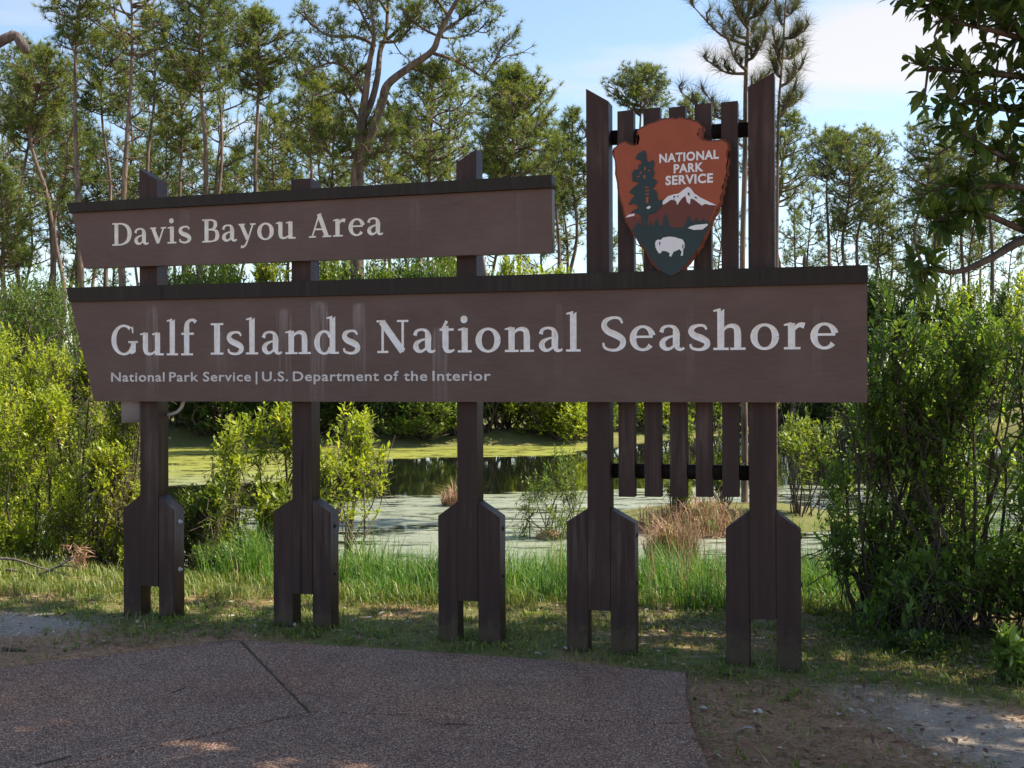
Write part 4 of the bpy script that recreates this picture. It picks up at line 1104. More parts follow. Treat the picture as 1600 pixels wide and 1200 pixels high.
# dead tree beyond the left edge; its broken branch hangs into the frame
dt = thing('dead_tree', 'dead tree whose broken grey branch enters at the top left corner', 'dead tree', (-4.75, 8.4, gz(-4.75, 8.4)))
o_ = np.array(dt.location)
acc = Acc(); tube(acc, catmull([(0, 0, -.3), (0.05, 0, 1.5), (-.1, .1, 3.2), (-.05, 0, 5.2)], 5), np.linspace(0.13, 0.07, 16), 9); acc.build('trunk', M['deadwood'], dt, True)
acc = Acc()
pb = [np.array([-0.08, 0.05, 3.55])] + [at(x, y, 8.2) - o_ for x, y in ((-60, 84), (-12, 72), (6, 62), (21, 55), (23, 54))]
tube(acc, np.array(pb), [.05, .044, .040, .036, .034, .030], 7)
pb = [at(x, y, 8.2) - o_ for x, y in ((17, 51), (26, 56), (33, 67), (38, 73), (41, 80), (45, 83))]
tube(acc, np.array(pb), [.022, .034, .036, .033, .026, .004], 7)
acc.build('broken_branch', M['deadwood'], dt, True)

# ------------------------------------------------------------------ shrubs
def make_bush(name, label, cat, base, rx, ry, h, ntwig, leaves, ll, lw, mat, group=None, tmpl=LEAF4, low=0.05, stems=9, droop=0.0, lobes=7, twig_len=0.28, thick=0.012, bright=0.5):
    """many stems from one root; twigs on lobed masses, each carrying a spiral of leaves"""
    t = thing(name, label, cat, base, 0, group)
    wood, leaf = Acc(), Acc()
    C = []
    for i in range(lobes):
        a = rng.uniform(0, 6.28); q = math.sqrt(rng.uniform(0, 1)) * 0.80
        zc = h * rng.uniform(max(low, 0.16), 0.82)
        s = rng.uniform(0.22, 0.46)
        C.append((np.array([math.cos(a) * q * rx, math.sin(a) * q * ry, zc]), np.array([rx * s, ry * s, min(h * s * 0.75, h - zc)])))
    C.append((np.array([rng.normal(0, .2 * rx), 0, h * 0.72]), np.array([rx * .42, ry * .42, h * 0.28])))
    C.append((np.array([0, 0, h * 0.35]), np.array([rx * .7, ry * .7, h * 0.32])))
    if low < 0.15:
        for i in range(3):
            a = rng.uniform(0, 6.28); C.append((np.array([math.cos(a) * rx * .45, math.sin(a) * ry * .45, h * .14]), np.array([rx * .5, ry * .5, h * .15])))
    per = max(2, ntwig // len(C))
    tips, outs = [], []
    for c_, s_ in C:
        d = rdir(per); d[:, 2] = np.where(d[:, 2] < -0.5, -d[:, 2], d[:, 2])
        tips.append(c_ + d * s_ * (rng.uniform(0.45, 1.08, (per, 1)))); outs.append(d)
        e = c_ + np.array([0, 0, -s_[2] * 0.4])
        for _ in range(max(1, stems // len(C))):
            b = np.array([rng.normal(0, .16 * rx), rng.normal(0, .16 * ry), -0.08])
            m_ = b * 0.45 + e * 0.55 + np.array([rng.normal(0, .14 * rx), rng.normal(0, .14 * ry), rng.uniform(-.1, .12) * h])
            e_ = e + rng.normal(0, 0.25, 3) * s_
            p_ = catmull([b, m_, e_, e_ + rng.normal(0, .5, 3) * s_ + np.array([0, 0, s_[2] * .6])], 4)
            tube(wood, p_, np.linspace(thick * 1.5, thick * 0.4, len(p_)), 5, False)
    tips, outs = np.vstack(tips), np.vstack(outs)
    tips[:, 2] = np.maximum(tips[:, 2], low * h)
    N = len(tips)
    ax = nrm(outs * 0.7 + np.array([0, 0, 0.55 - droop]) + rng.normal(0, 0.35, (N, 3)))
    st = tips - ax * twig_len * rng.uniform(0.7, 1.3, (N, 1))
    for i in range(0, N, 1 if N < 900 else 3):
        tube(wood, np.array([st[i] - ax[i] * twig_len * .6, st[i], tips[i]]), [thick * .45, thick * .35, thick * .15], 3, False)
    k = leaves
    f = np.tile(np.linspace(0.05, 1.0, k), N)
    pos = np.repeat(st, k, 0) + np.repeat(tips - st, k, 0) * f[:, None]
    A = np.repeat(ax, k, 0)
    rd = rdir(N * k); side = nrm(rd - (rd * A).sum(1, keepdims=True) * A)
    ld = nrm(side * 0.85 + A * (0.35 + 0.8 * f[:, None] ** 2) + np.array([0, 0, 0.12 - droop]))
    tone = np.repeat(np.clip(rng.normal(bright, 0.18, N), 0, 1), k)
    scatter(leaf, tmpl, pos, ld, nrm(np.array([0, 0, 1.0]) + 0.5 * rdir(N * k)), ll * np.repeat(rng.uniform(.7, 1.2, N), k) * rng.uniform(0.5, 1.2, N * k), lw * np.repeat(rng.uniform(.7, 1.2, N), k) * rng.uniform(0.6, 1.2, N * k), np.clip(tone + rng.normal(0, .13, N * k), 0, 1))
    wood.build('stems', M['twig'], t, True)
    leaf.build('foliage', mat, t)
    return t
def bush_px(px, Y, ytop, hw, label, ntwig, leaves, ll, lw, mat, ry=None, name='shrub', cat='shrub', **kw):
    b = at(px, 600, Y); bz = gz(b[0], Y)
    h = at(px, ytop, Y)[2] - bz; rx = hw / F_PX * Y
    return make_bush(name, label, cat, (b[0], Y, bz), rx, ry or rx, h, ntwig, leaves, ll, lw, mat, **kw)

# left: sunlit yellow-green bushes beside the first post
Ly = M['leaf_yellow']
kw = dict(twig_len=0.20, thick=0.010, stems=18)
bush_px(-70, 12.9, 500, 110, 'yellow-green bush running out of the left edge of the frame', 900, 11, .062, .026, Ly, **kw)
bush_px(22, 13.0, 506, 84, 'tallest yellow-green bush at far left, peak beside the dark green thicket', 900, 11, .062, .026, Ly, **kw)
bush_px(118, 13.1, 528, 66, 'yellow-green bush peaking just left of the slanted board ends', 700, 11, .062, .026, Ly, lobes=5, **kw)
bush_px(62, 12.1, 590, 96, 'front yellow-green bush behind the fallen dead branches', 1000, 11, .060, .025, Ly, **kw)
bush_px(188, 12.3, 565, 62, 'yellow-green bush directly behind the small grey electrical box', 800, 11, .060, .025, Ly, **kw)
bush_px(148, 11.7, 690, 62, 'low yellow-green bush left of the first post base', 700, 11, .056, .024, Ly, **kw)
bush_px(226, 11.6, 740, 46, 'small leafy bush hidden behind the base of the first post', 400, 10, .056, .024, Ly, **kw)
# dark thicket behind them
for px, Y, yt, hw, lab in ((20, 22, 432, 120, 'dark feathery green bush at the far left behind the yellow ones'), (110, 23, 418, 90, 'tall dark green bush behind the left end of the lower board'),
                           (205, 24.5, 432, 70, 'dark green bush showing above the lower board beside the first post'), (-90, 20, 410, 110, 'dark green bush off the left edge behind the yellow bushes')):
    bush_px(px, Y, yt, hw, lab, 1500, 9, .11, .030, M['leaf_dark'], twig_len=.36, thick=.02, bright=.55)
# between the first and third posts
kw = dict(twig_len=0.24, thick=0.009, stems=24)
bush_px(385, 12.7, 615, 92, 'tall loose yellow-green shrub seen through the gap left of the second post', 400, 12, .085, .034, Ly, bright=.42, low=.3, **kw)
bush_px(330, 12.1, 745, 72, 'green shrub in the gap right of the first post, below the water line', 420, 11, .075, .032, M['leaf_mid'], bright=.6, **kw)
bush_px(290, 12.4, 790, 46, 'leafy green shrub close to the right side of the first post', 260, 11, .075, .032, M['leaf_mid'], bright=.7, **kw)
bush_px(455, 12.2, 760, 50, 'green shrub directly behind the second post', 260, 11, .075, .032, M['leaf_mid'], bright=.75, **kw)
bush_px(335, 11.3, 850, 58, 'low dark underbrush at the foot of the gap between first and second posts', 420, 10, .060, .028, M['leaf_dark'], bright=.5, **kw)
bush_px(405, 11.5, 830, 44, 'low mixed underbrush just left of the second post base', 330, 10, .065, .026, M['leaf_mid'], bright=.45, **kw)
bush_px(528, 12.8, 622, 108, 'airy yellow-green shrub spreading right of the second post over the pond', 330, 12, .085, .034, Ly, low=.42, bright=.5, **kw)
bush_px(560, 11.4, 900, 42, 'small leafy plant in the grass right of the second post', 110, 9, .075, .035, M['leaf_mid'], bright=.75, name='weedy_plant', cat='plant', **kw)
bush_px(640, 11.0, 905, 38, 'bright leafy plant in the tall grass left of the third post', 100, 9, .075, .035, M['leaf_mid'], bright=.85, name='weedy_plant', cat='plant', **kw)
for px_, Y_, yt_, lab_ in ((585, 10.6, 915, 'broad-leaved weed in the grass close to the second post foot'), (618, 10.2, 940, 'low bright weed in the grass midway between second and third posts'), (662, 10.4, 930, 'leafy weed just left of the third post foot'),
                         (828, 10.2, 945, 'leafy weed in the grass just right of the third post'), (1012, 9.9, 960, 'bright leafy weed just right of the fourth post foot'), (1088, 9.8, 970, 'leafy weed left of the rightmost post'), (1275, 9.6, 960, 'leafy weed in the grass right of the rightmost post')):
    bush_px(px_, Y_, yt_, 24, lab_, 34, 8, .07, .032, M['leaf_mid'], bright=.8, name='weedy_plant', cat='plant', twig_len=.16, thick=.005, stems=10, lobes=4)
bush_px(868, 17.5, 690, 74, 'sparse twiggy shrub standing in the pond left of the fourth post', 230, 10, .095, .026, M['leaf_mid'], low=.25, bright=.45, **kw)
bush_px(1252, 18.9, 640, 60, 'slim leafy shrub leaning right beside the rightmost post', 150, 10, .12, .045, M['leaf_mid'], low=.35, bright=.7, **kw)
bush_px(1060, 18.2, 645, 34, 'leafy sapling seen between the lower slats', 120, 10, .11, .045, M['leaf_mid'], low=.2, bright=.7, **kw)
bush_px(1130, 19.0, 640, 36, 'leafy sapling behind the lower slats nearest the rightmost post', 120, 10, .11, .045, M['leaf_mid'], low=.2, bright=.7, **kw)
# right: the big dark-leaved shrub
kw = dict(twig_len=0.26, thick=0.011, stems=40, tmpl=LEAF8)
Lr = M['leaf_right']
bush_px(1500, 9.2, 470, 150, 'big green shrub filling the right side beside the lower board', 880, 11, .088, .034, Lr, ry=.8, lobes=12, **kw)
bush_px(1640, 8.7, 450, 120, 'green shrub cut by the right edge of the frame', 620, 11, .088, .034, Lr, ry=.9, **kw)
bush_px(1375, 9.6, 560, 110, 'lower left shoulder of green shrubbery reaching toward the rightmost post', 360, 11, .085, .033, Lr, ry=.6, low=.2, **kw)
bush_px(1420, 8.9, 850, 80, 'low dense shrub at the foot of the big right-hand shrub', 260, 11, .08, .03, Lr, ry=.5, **kw)
bush_px(1500, 12.5, 425, 130, 'yellow-green bush rising behind the big right-hand shrub', 1000, 10, .075, .030, M['leaf_yellow'], twig_len=.25, thick=.012, stems=14, bright=.32)
bush_px(1590, 7.5, 985, 34, 'small broad-leaved plant at the foot of the right-hand shrub', 60, 9, .10, .042, Lr, name='weedy_plant', cat='plant', twig_len=.15, thick=.006, tmpl=LEAF8)
bush_px(1330, 8.9, 1010, 50, 'low weedy plant beside the rightmost post foot', 150, 9, .055, .03, M['leaf_mid'], name='weedy_plant', cat='plant', twig_len=.12, thick=.005, bright=.3)
bush_px(1440, 8.4, 985, 60, 'low tangle of weeds under the big right-hand shrub', 240, 9, .055, .028, M['leaf_dark'], name='weedy_plant', cat='plant', twig_len=.14, thick=.005, bright=.3)

# far bank: a hedge of individual bushes, each its own plant, three models copied
FB = [(-40, 44.5, 400, 'mid'), (40, 45.5, 418, 'dark'), (262, 45, 438, 'dark'), (300, 46.5, 408, 'mid'), (352, 44.6, 425, 'mid'), (420, 47, 402, 'yellow'), (470, 44.4, 430, 'mid'), (520, 46, 405, 'mid'), (575, 44.2, 418, 'dark'), (632, 44.0, 440, 'mid'),
      (690, 44.3, 425, 'dark'), (715, 46.5, 398, 'mid'), (765, 45.2, 430, 'mid'), (800, 47, 402, 'yellow'), (850, 45.5, 425, 'yellow'), (905, 46.5, 430, 'mid'), (950, 48, 432, 'mid'), (1000, 49, 436, 'yellow'), (1050, 51, 440, 'mid'), (1105, 53, 430, 'mid'),
      (1160, 55, 438, 'mid'), (1215, 60.5, 440, 'dark'), (1262, 61.5, 448, 'dark'), (1310, 61.5, 430, 'dark'), (1352, 61.0, 428, 'dark'), (1385, 62, 418, 'mid'), (1430, 61.5, 425, 'mid'), (1480, 61, 432, 'dark'), (1530, 60.5, 425, 'mid'), (1590, 61, 420, 'dark'),
      (655, 43.4, 560, 'mid'), (880, 44.6, 560, 'yellow'), (320, 44.0, 600, 'dark'), (1290, 60.6, 560, 'dark'), (510, 43.6, 590, 'dark')]
WHERE = ['beyond the left frame edge', 'above the far-left yellow bush', 'under the left end of the upper board', 'between the boards right of the first post', 'between the boards under the first word', 'between the boards left of the second post',
         'between the boards at the second post', 'between the boards right of the second post', 'below the big many-limbed pine', 'over the open water between second and third posts', 'left of the third post above the water',
         'between the boards left of the third post', 'right of the third post above the water', 'between the boards right of the third post', 'below the right end of the upper board', 'left of the fourth post', 'behind the fourth post',
         'behind the first slats', 'behind the middle slats under the emblem', 'behind the slats right of the emblem', 'behind the last slats', 'right behind the rightmost post', 'under the lower board near its right end', 'below the right end of the lower board',
         'level with the right end of the lower board', 'just right of the lower board', 'left above the big right-hand shrub', 'above the middle of the right-hand shrub', 'above the right part of the right-hand shrub', 'at the right frame edge',
         'low at the water left of the third post', 'low at the water left of the fourth post', 'low at the water right of the first post', 'low at the water right of the rightmost post', 'low at the water right of the second post']
KIND = {'mid': ('leaf_mid', 'mid-green'), 'dark': ('leaf_dark', 'dark green'), 'yellow': ('leaf_yellow', 'bright green')}
proto = {}
for i, (px, Y, yt, kd) in enumerate(FB):
    if 240 < px < 900 and yt < 500: yt -= 24
    p = at(px, 600, Y); bz = gz(p[0], Y); h = at(px, yt, Y)[2] - bz
    lab = '%s bush on the far bank, %s' % (KIND[kd][1], WHERE[i]); grp = 'bushes along the far bank'
    key = (kd, i % 2)
    if key not in proto:
        proto[key] = make_bush('bank_bush', lab, 'bush', (p[0], Y, bz), 2.1, 1.7, 5.0, 1300, 9, .17, .085, M[KIND[kd][0]], grp, twig_len=.42, thick=.03, stems=26, lobes=9, bright=.42 if kd == 'yellow' else .5)
        proto[key].scale = (1, 1, h / 5.0)
    else:
        dup(proto[key], (p[0], Y, bz), rng.uniform(0, 6.28), (rng.uniform(.9, 1.15),) * 2 + (h / 5.0,), lab, grp)

# ------------------------------------------------------------------ leathery-leaved tree, right; its low limbs hang into the frame, its crown shades the sign
bay = thing('broadleaf_tree', 'leathery-leaved evergreen tree whose branches hang in from the upper right', 'tree', (5.3, 8.9, gz(5.3, 8.9)))
o_ = np.array(bay.location)
wood, brn, leaf = Acc(), Acc(), Acc()
tube(wood, catmull([(0, 0, -.3), (0.05, 0, 1.6), (-.2, .15, 4), (-.5, .5, 6.5), (-.8, .8, 9.0)], 5), np.linspace(0.22, 0.07, 21), 10)
def spray(tips, axes, k, ll, lw, br=.45, tmpl=LEAF8):
    tips = np.asarray(tips); axes = nrm(axes); N = len(tips)
    f = np.tile(np.linspace(0.0, 1.0, k), N)
    pos = np.repeat(tips, k, 0) - np.repeat(axes, k, 0) * (0.16 * (1 - f))[:, None]
    A = np.repeat(axes, k, 0); rd = rdir(N * k); side = nrm(rd - (rd * A).sum(1, keepdims=True) * A)
    ld = nrm(side * 0.9 + A * (0.25 + 0.7 * f[:, None]) + np.array([0, 0, -0.10]))
    scatter(leaf, tmpl, pos, ld, nrm(np.array([0, 0, 1.0]) + .45 * rdir(N * k)), ll * rng.uniform(.7, 1.15, N * k), lw * rng.uniform(.8, 1.15, N * k), np.clip(np.repeat(rng.normal(br, .22, N), k) + rng.normal(0, .1, N * k), 0, 1))
def bough(pts, Y0, Y1, r, ntw, reach, k=11):
    """bough through photo pixels, depth running from Y0 to Y1, with leafy twigs"""
    n = len(pts)
    p_ = catmull([at(x, y, Y0 + (Y1 - Y0) * i / (n - 1)) - o_ for i, (x, y) in enumerate(pts)], 6)
    tube(brn, p_, np.linspace(r, 0.008, len(p_)), 6, False)
    tp, ax_ = [p_[-1]], [nrm(p_[-1] - p_[-3])]
    for _ in range(ntw):
        j = int(len(p_) * rng.uniform(0.35, 1.0)) % len(p_); d = nrm(p_[min(j + 1, len(p_) - 1)] - p_[j - 1]) * 0.5 + rdir(1)[0]
        d = nrm(d * np.array([1, 1, .8]) + np.array([0, 0, -.05])); L = rng.uniform(.35, 1.0) * reach
        e = p_[j] + d * L
        tube(brn, np.array([p_[j], (p_[j] + e) / 2 + rng.normal(0, .03, 3), e]), [.009, .007, .004], 4, False)
        tp.append(e); ax_.append(d)
    spray(tp, ax_, k, .135, .052)
bough([(1900, 130), (1740, 110), (1640, 75), (1560, 50), (1470, 30)], 8.3, 7.4, .045, 26, .34)
bough([(1880, 60), (1700, 0), (1600, -10), (1500, -10), (1455, 5)], 8.3, 7.3, .04, 22, .30)
bough([(1900, 200), (1750, 150), (1640, 125), (1540, 115), (1450, 108)], 8.3, 7.6, .045, 28, .34)
bough([(1850, 330), (1720, 240), (1620, 185), (1530, 160), (1490, 165)], 8.2, 7.7, .04, 22, .32)
bough([(1800, 420), (1700, 330), (1610, 270), (1540, 230), (1500, 205)], 8.1, 7.6, .035, 18, .28)
bough([(1850, 480), (1720, 370), (1620, 300), (1540, 290), (1475, 290)], 8.1, 7.4, .04, 16, .26)
bough([(1850, 520), (1700, 400), (1600, 360), (1520, 330), (1460, 345)], 8.0, 7.4, .04, 13, .24)
bough([(1840, 560), (1700, 350), (1600, 375), (1545, 405), (1490, 425), (1425, 410)], 8.0, 7.2, .045, 5, .18)
bough([(1880, 260), (1720, 170), (1600, 60), (1560, 10)], 8.3, 7.9, .04, 18, .34)
# its own crown above the frame
for i in range(18):
    a = rng.uniform(0, 6.28); q = math.sqrt(rng.random())
    e = np.array([.6 + 1.5 * q * math.cos(a), .6 + 1.5 * q * math.sin(a), rng.uniform(5.2, 8.6)])
    st_ = np.array([-.5, .5, min(8.4, e[2] - 1.2)])
    p_ = catmull([st_, (st_ + e) / 2 + np.array([0, 0, .3]), e], 5); tube(brn, p_, np.linspace(.05, .012, len(p_)), 5, False)
    tp = e + rng.normal(0, .4, (24, 3)); tp[:, 2] = np.maximum(tp[:, 2], CAM_Z + 0.36 * np.maximum(tp[:, 1] + o_[1], 0) - o_[2] + .15)
    spray(tp, nrm(tp - st_ + rng.normal(0, .4, (24, 3))), 9, .15, .062, tmpl=LEAF4)
merge(wood, brn); wood.build('trunk', M['twig'], bay, True); leaf.build('foliage', M['leaf_bay'], bay)

# a spreading tree beyond the right edge, behind the viewer's shoulder: its shade covers the sign and the pavement
shade = thing('broadleaf_tree', 'spreading tree outside the frame to the right, whose shade covers the sign', 'tree', (8.6, 5.6, gz(8.6, 5.6)))
o_ = np.array(shade.location)
wood, brn, leaf = Acc(), Acc(), Acc()
tube(wood, catmull([(0, 0, -.3), (0.1, 0, 1.6), (-.1, .15, 4), (-.2, .1, 6.5), (0, 0, 9.5)], 5), np.linspace(0.30, 0.08, 21), 10)
for i in range(225):
    k_ = rng.uniform(6.2, 10.0)
    rx_ = rng.uniform(-3.3, 3.0); line_ = 8.15 - 0.28 * rx_
    ry_ = rng.uniform(1.9, line_) if i % 2 else line_ - abs(rng.normal(0, .35)); rz_ = rng.uniform(0 if rx_ > -2.2 else 1.2, 3.6)
    e = np.array([rx_, ry_, rz_]) + np.array(sun_dir) * (k_ - rz_) / sun_dir.z - o_
    tp = e + rng.normal(0, .48, (32, 3))
    tp[:, 2] = np.maximum(tp[:, 2], CAM_Z + 0.36 * np.maximum(tp[:, 1] + o_[1], 0) - o_[2] + .15)
    st_ = np.array([-.1, .1, 4.0 + 4.5 * rng.random()])
    p_ = catmull([st_, (st_ + e) / 2 + np.array([0, 0, .5]), e], 5); tube(brn, p_, np.linspace(.05, .012, len(p_)), 5, False)
    spray(tp, nrm(tp - st_ + rng.normal(0, .4, (32, 3))), 9, .20, .09, tmpl=LEAF4)
merge(wood, brn); wood.build('trunk', M['twig'], shade, True); leaf.build('foliage', M['leaf_bay'], shade)

# ------------------------------------------------------------------ grasses and ground litter
def blades(acc, x, y, z, h, w, lean, tone):
    """curved three-part blades"""
    N = len(x); a = rng.uniform(0, 6.28, N); dx, dy = np.cos(a), np.sin(a)
    b = np.c_[x, y, z]; side = np.c_[-dy, dx, np.zeros(N)] * w[:, None] / 2
    d = np.c_[dx, dy, np.zeros(N)]
    m_ = b + d * (lean * h * 0.25)[:, None] + np.c_[np.zeros((N, 2)), h * 0.55]
    t = b + d * (lean * h)[:, None] + np.c_[np.zeros((N, 2)), h * (1 - .35 * lean)]
    v = np.stack([b - side, b + side, m_ + side * .8, m_ - side * .8, t], 1).reshape(-1, 3)
    k = np.arange(N)[:, None] * 5
    acc.add(v, k + np.array([[3, 2, 4]]), k + np.array([[0, 1, 2, 3]]), tone, tone)
def scatter_xy(n, x0, x1, y0, y1, keep):
    x, y = rng.uniform(x0, x1, n), rng.uniform(y0, y1, n)
    k = rng.random(n) < keep(x, y)
    return x[k], y[k]
# tall marsh grass along the near shore
acc = Acc()
def kp(x, y):
    d = -sdist(np.c_[x, y], SHORE) + 1.5 * (vnoise(x, y, .8, 35) - .5) + .7 * (vnoise(x, y, .3, 36) - .5)
    return np.clip(1.25 - np.abs(d - 0.9) / 1.7, 0, 1) * (0.25 + 0.9 * (vnoise(x, y, .45, 21) > .42)) * np.clip((x + 2.9) / .6, 0, 1)
x, y = scatter_xy(90000, -3.0, 6.5, 9.6, 14.5, kp)
n = len(x); blades(acc, x, y, ground_z(x, y) - .03, rng.uniform(.20, .64, n) * (0.45 + 1.0 * vnoise(x, y, .55, 22)) * np.clip((y - 8.6) / 2.2, .3, 1), rng.uniform(.005, .011, n), rng.uniform(.05, .8, n), np.clip(rng.normal(.42, .2, n) + .5 * (vnoise(x, y, .35, 29) - .5) + .5 * (rng.random(n) < .07), 0, 1))
tag(acc.build('marsh_grass', M['grass']), 'tall bright green marsh grass along the near pond edge', 'grass', kind='stuff')
# sparse grass standing in the water right
acc = Acc()
x, y = scatter_xy(5200, 3.4, 8.0, 16.2, 19.8, lambda x, y: (vnoise(x, y, .7, 23) > .45) * np.clip(1 - np.abs(y - 18) / 1.8, 0, 1))
n = len(x); blades(acc, x, y, np.full(n, WATER_Z - .05), rng.uniform(.12, .34, n), rng.uniform(.006, .012, n), rng.uniform(.1, .7, n), np.clip(rng.normal(.45, .2, n), 0, 1))
tag(acc.build('water_grass', M['grass']), 'patch of short grass standing in the pond right of the rightmost post', 'grass', kind='stuff')
# short turf and weeds round the posts
acc = Acc()
def kp(x, y):
    pdist = sdist(np.c_[x, y], PAVE)
    return (turf_amt(x, y) * 0.85 + .13 + .30 * (vnoise(x, y, .35, 26) > .56)) * (pdist < -.005) * np.clip(1.15 - 1.3 * sand_amt(x, y), 0.03, 1) * (-sdist(np.c_[x, y], SHORE) > .3) * (.25 + .9 * (vnoise(x, y, .22, 25) > .45))
x, y = scatter_xy(150000, -6.5, 6.0, 4.6, 12.4, kp)
for o_ in [o for o in bpy.data.objects if o.name.startswith('buttress')]:      # tufts against the posts' feet
    c4 = [o_.data.vertices[i].co for i in range(len(o_.data.vertices))]
    uu = [c_.x for c_ in c4]; u0, u1 = min(uu), max(uu)
    m_ = 34
    sd = rng.integers(0, 4, m_); uu = np.where(sd == 0, u0 - .02, np.where(sd == 1, u1 + .02, rng.uniform(u0, u1, m_))); vv = np.where(sd == 2, POST_N - .015, np.where(sd == 3, POST_N + POST_D + .015, rng.uniform(POST_N, POST_N + POST_D, m_)))
    W_ = P0[None] + uu[:, None] * ST + vv[:, None] * SN + rng.normal(0, .012, (m_, 3))
    x, y = np.r_[x, W_[:, 0]], np.r_[y, W_[:, 1]]
n = len(x); blades(acc, x, y, ground_z(x, y) - .01, rng.uniform(.025, .085, n) * (1 + 1.2 * (y > 9.6)), rng.uniform(.005, .010, n), rng.uniform(.2, 1.0, n), np.clip(rng.normal(.5, .22, n), 0, 1))
tag(acc.build('turf', M['turf']), 'short patchy grass round the feet of the sign', 'grass', kind='stuff')
# low broad weeds
acc = Acc()
x, y = scatter_xy(14000, -6.0, 5.0, 4.6, 11.5, lambda x, y: (turf_amt(x, y) * .7 + .22) * (sdist(np.c_[x, y], PAVE) < -.01) * (vnoise(x, y, .3, 27) > .55) * np.clip(1 - sand_amt(x, y), .05, 1))
n = len(x); P = np.c_[x, y, ground_z(x, y) + .012]
P5 = np.repeat(P, 5, 0) + rng.normal(0, .012, (n * 5, 3)) * [1, 1, .4]
d = rng.normal(0, 1, (n * 5, 3)); d[:, 2] = np.abs(d[:, 2]) * .6
scatter(acc, LEAF4, P5, d, np.array([0, 0, 1.0]), rng.uniform(.02, .055, n * 5), rng.uniform(.010, .022, n * 5), np.clip(np.repeat(rng.normal(.5, .2, n), 5), 0, 1))
tag(acc.build('ground_weeds', M['leaf_mid']), 'low broad-leaved weeds in the grass round the sign', 'weeds', kind='stuff')
# pine straw and leaf litter
acc = Acc()
x, y = scatter_xy(60000, -6.0, 5.5, 4.4, 10.0, lambda x, y: (sdist(np.c_[x, y], PAVE) < .03) * (.25 + .75 * (vnoise(x, y, .5, 31) > .5)) * np.clip(1 - .85 * sand_amt(x, y), .1, 1) * np.clip(1.25 - turf_amt(x, y), .1, 1))
n = len(x); P = np.c_[x, y, ground_z(x, y) + rng.uniform(.004, .02, n)]
d = rng.normal(0, 1, (n, 3)); d[:, 2] *= .10
scatter(acc, LEAF4, P, d, np.array([0, 0, 1.0]), rng.uniform(.05, .15, n), rng.uniform(.004, .009, n), np.clip(rng.normal(.40, .30, n), 0, 1))
tag(acc.build('pine_straw', M['straw']), 'reddish brown fallen pine straw round the pavement edge', 'pine straw', kind='stuff')
acc = Acc()
x, y = scatter_xy(9000, -6.0, 5.0, 4.4, 10.0, lambda x, y: (sdist(np.c_[x, y], PAVE) < .0) * (.3 + .7 * (vnoise(x, y, .6, 33) > .5)))
n = len(x); P = np.c_[x, y, ground_z(x, y) + .014]
d = rng.normal(0, 1, (n, 3)); d[:, 2] *= .22
scatter(acc, LEAF8, P, d, nrm(np.array([0, 0, 1.0]) + .4 * rdir(n)), rng.uniform(.03, .075, n), rng.uniform(.012, .03, n), np.clip(rng.normal(.42, .30, n), 0, 1))
tag(acc.build('leaf_litter', M['litter']), 'small dry leaves scattered on the soil round the pavement', 'leaf litter', kind='stuff')
# gravel
acc = Acc()
x, y = scatter_xy(26000, -6.5, 5.5, 4.2, 10.0, lambda x, y: (sand_amt(x, y) ** 1.5) * (sdist(np.c_[x, y], PAVE) < -.02) * .5)
n = len(x); P = np.c_[x, y, ground_z(x, y)]
s = rng.uniform(.004, .011, n)
ov = np.array([[1, 0, 0], [0, 1, 0], [-1, 0, 0], [0, -1, 0], [0, 0, .7]], float)
rot = rng.uniform(0, 6.28, n); cc, ss = np.cos(rot)[:, None], np.sin(rot)[:, None]
v = np.stack([ov[None, :, 0] * cc - ov[None, :, 1] * ss * .7, ov[None, :, 0] * ss + ov[None, :, 1] * cc * .7, np.broadcast_to(ov[None, :, 2], (n, 5))], -1) * s[:, None, None] + P[:, None]
f = np.array([[0, 1, 4], [1, 2, 4], [2, 3, 4], [3, 0, 4]])
acc.add(v.reshape(-1, 3), (f[None] + np.arange(n)[:, None, None] * 5).reshape(-1, 3), None, np.repeat(np.clip(rng.normal(.5, .25, n), 0, 1), 4))
tag(acc.build('gravel', M['pebble']), 'pale gravel scattered on the bare sandy patches', 'gravel', kind='stuff')

# ------------------------------------------------------------------ tussocks in the pond
def tussock(label, px, Y, rx, h, nstraw, ngreen):
    b = at(px, 600, Y); t = thing('grass_tussock', label, 'tussock', (b[0], Y, WATER_Z - .06))
    acc = Acc()
    th = np.linspace(0, 2 * math.pi, 15)[:-1]
    rings = [np.c_[np.cos(th) * rx * s * (1 + .12 * np.sin(3 * th)), np.sin(th) * rx * s, np.full(14, zz_)] for s, zz_ in ((1, -.1), (.85, .10), (.4, .17))]
    acc.add(np.vstack(rings + [[[0, 0, .2]]]), [[28 + i, 28 + (i + 1) % 14, 42] for i in range(14)], [[r * 14 + i, r * 14 + (i + 1) % 14, (r + 1) * 14 + (i + 1) % 14, (r + 1) * 14 + i] for r in range(2) for i in range(14)])
    acc.build('mound', M['straw'], t, True)
    for nm, n_, mat, hh, ln in (('dry_grass', nstraw, M['straw'], h, (.3, 1.2)), ('green_grass', ngreen, M['grass'], h * .75, (.1, .7))):
        acc = Acc(); a = rng.uniform(0, 6.28, n_); q = np.sqrt(rng.random(n_)) * rx * .9
        blades(acc, np.cos(a) * q, np.sin(a) * q, np.full(n_, .04), rng.uniform(.3, 1.0, n_) ** 1.3 * hh * (1.15 - .55 * q / rx) * (.7 + .6 * vnoise(np.cos(a) * q, np.sin(a) * q, .25, 41)), rng.uniform(.008, .016, n_), rng.uniform(*ln, n_), np.clip(rng.normal(.45, .22, n_), 0, 1))
        tag(acc.build(nm, mat, t), kind='stuff')
    return t
tussock('reddish dry grass tussock in the pond between the fourth and fifth posts', 1048, 14.9, .36, .85, 900, 420)
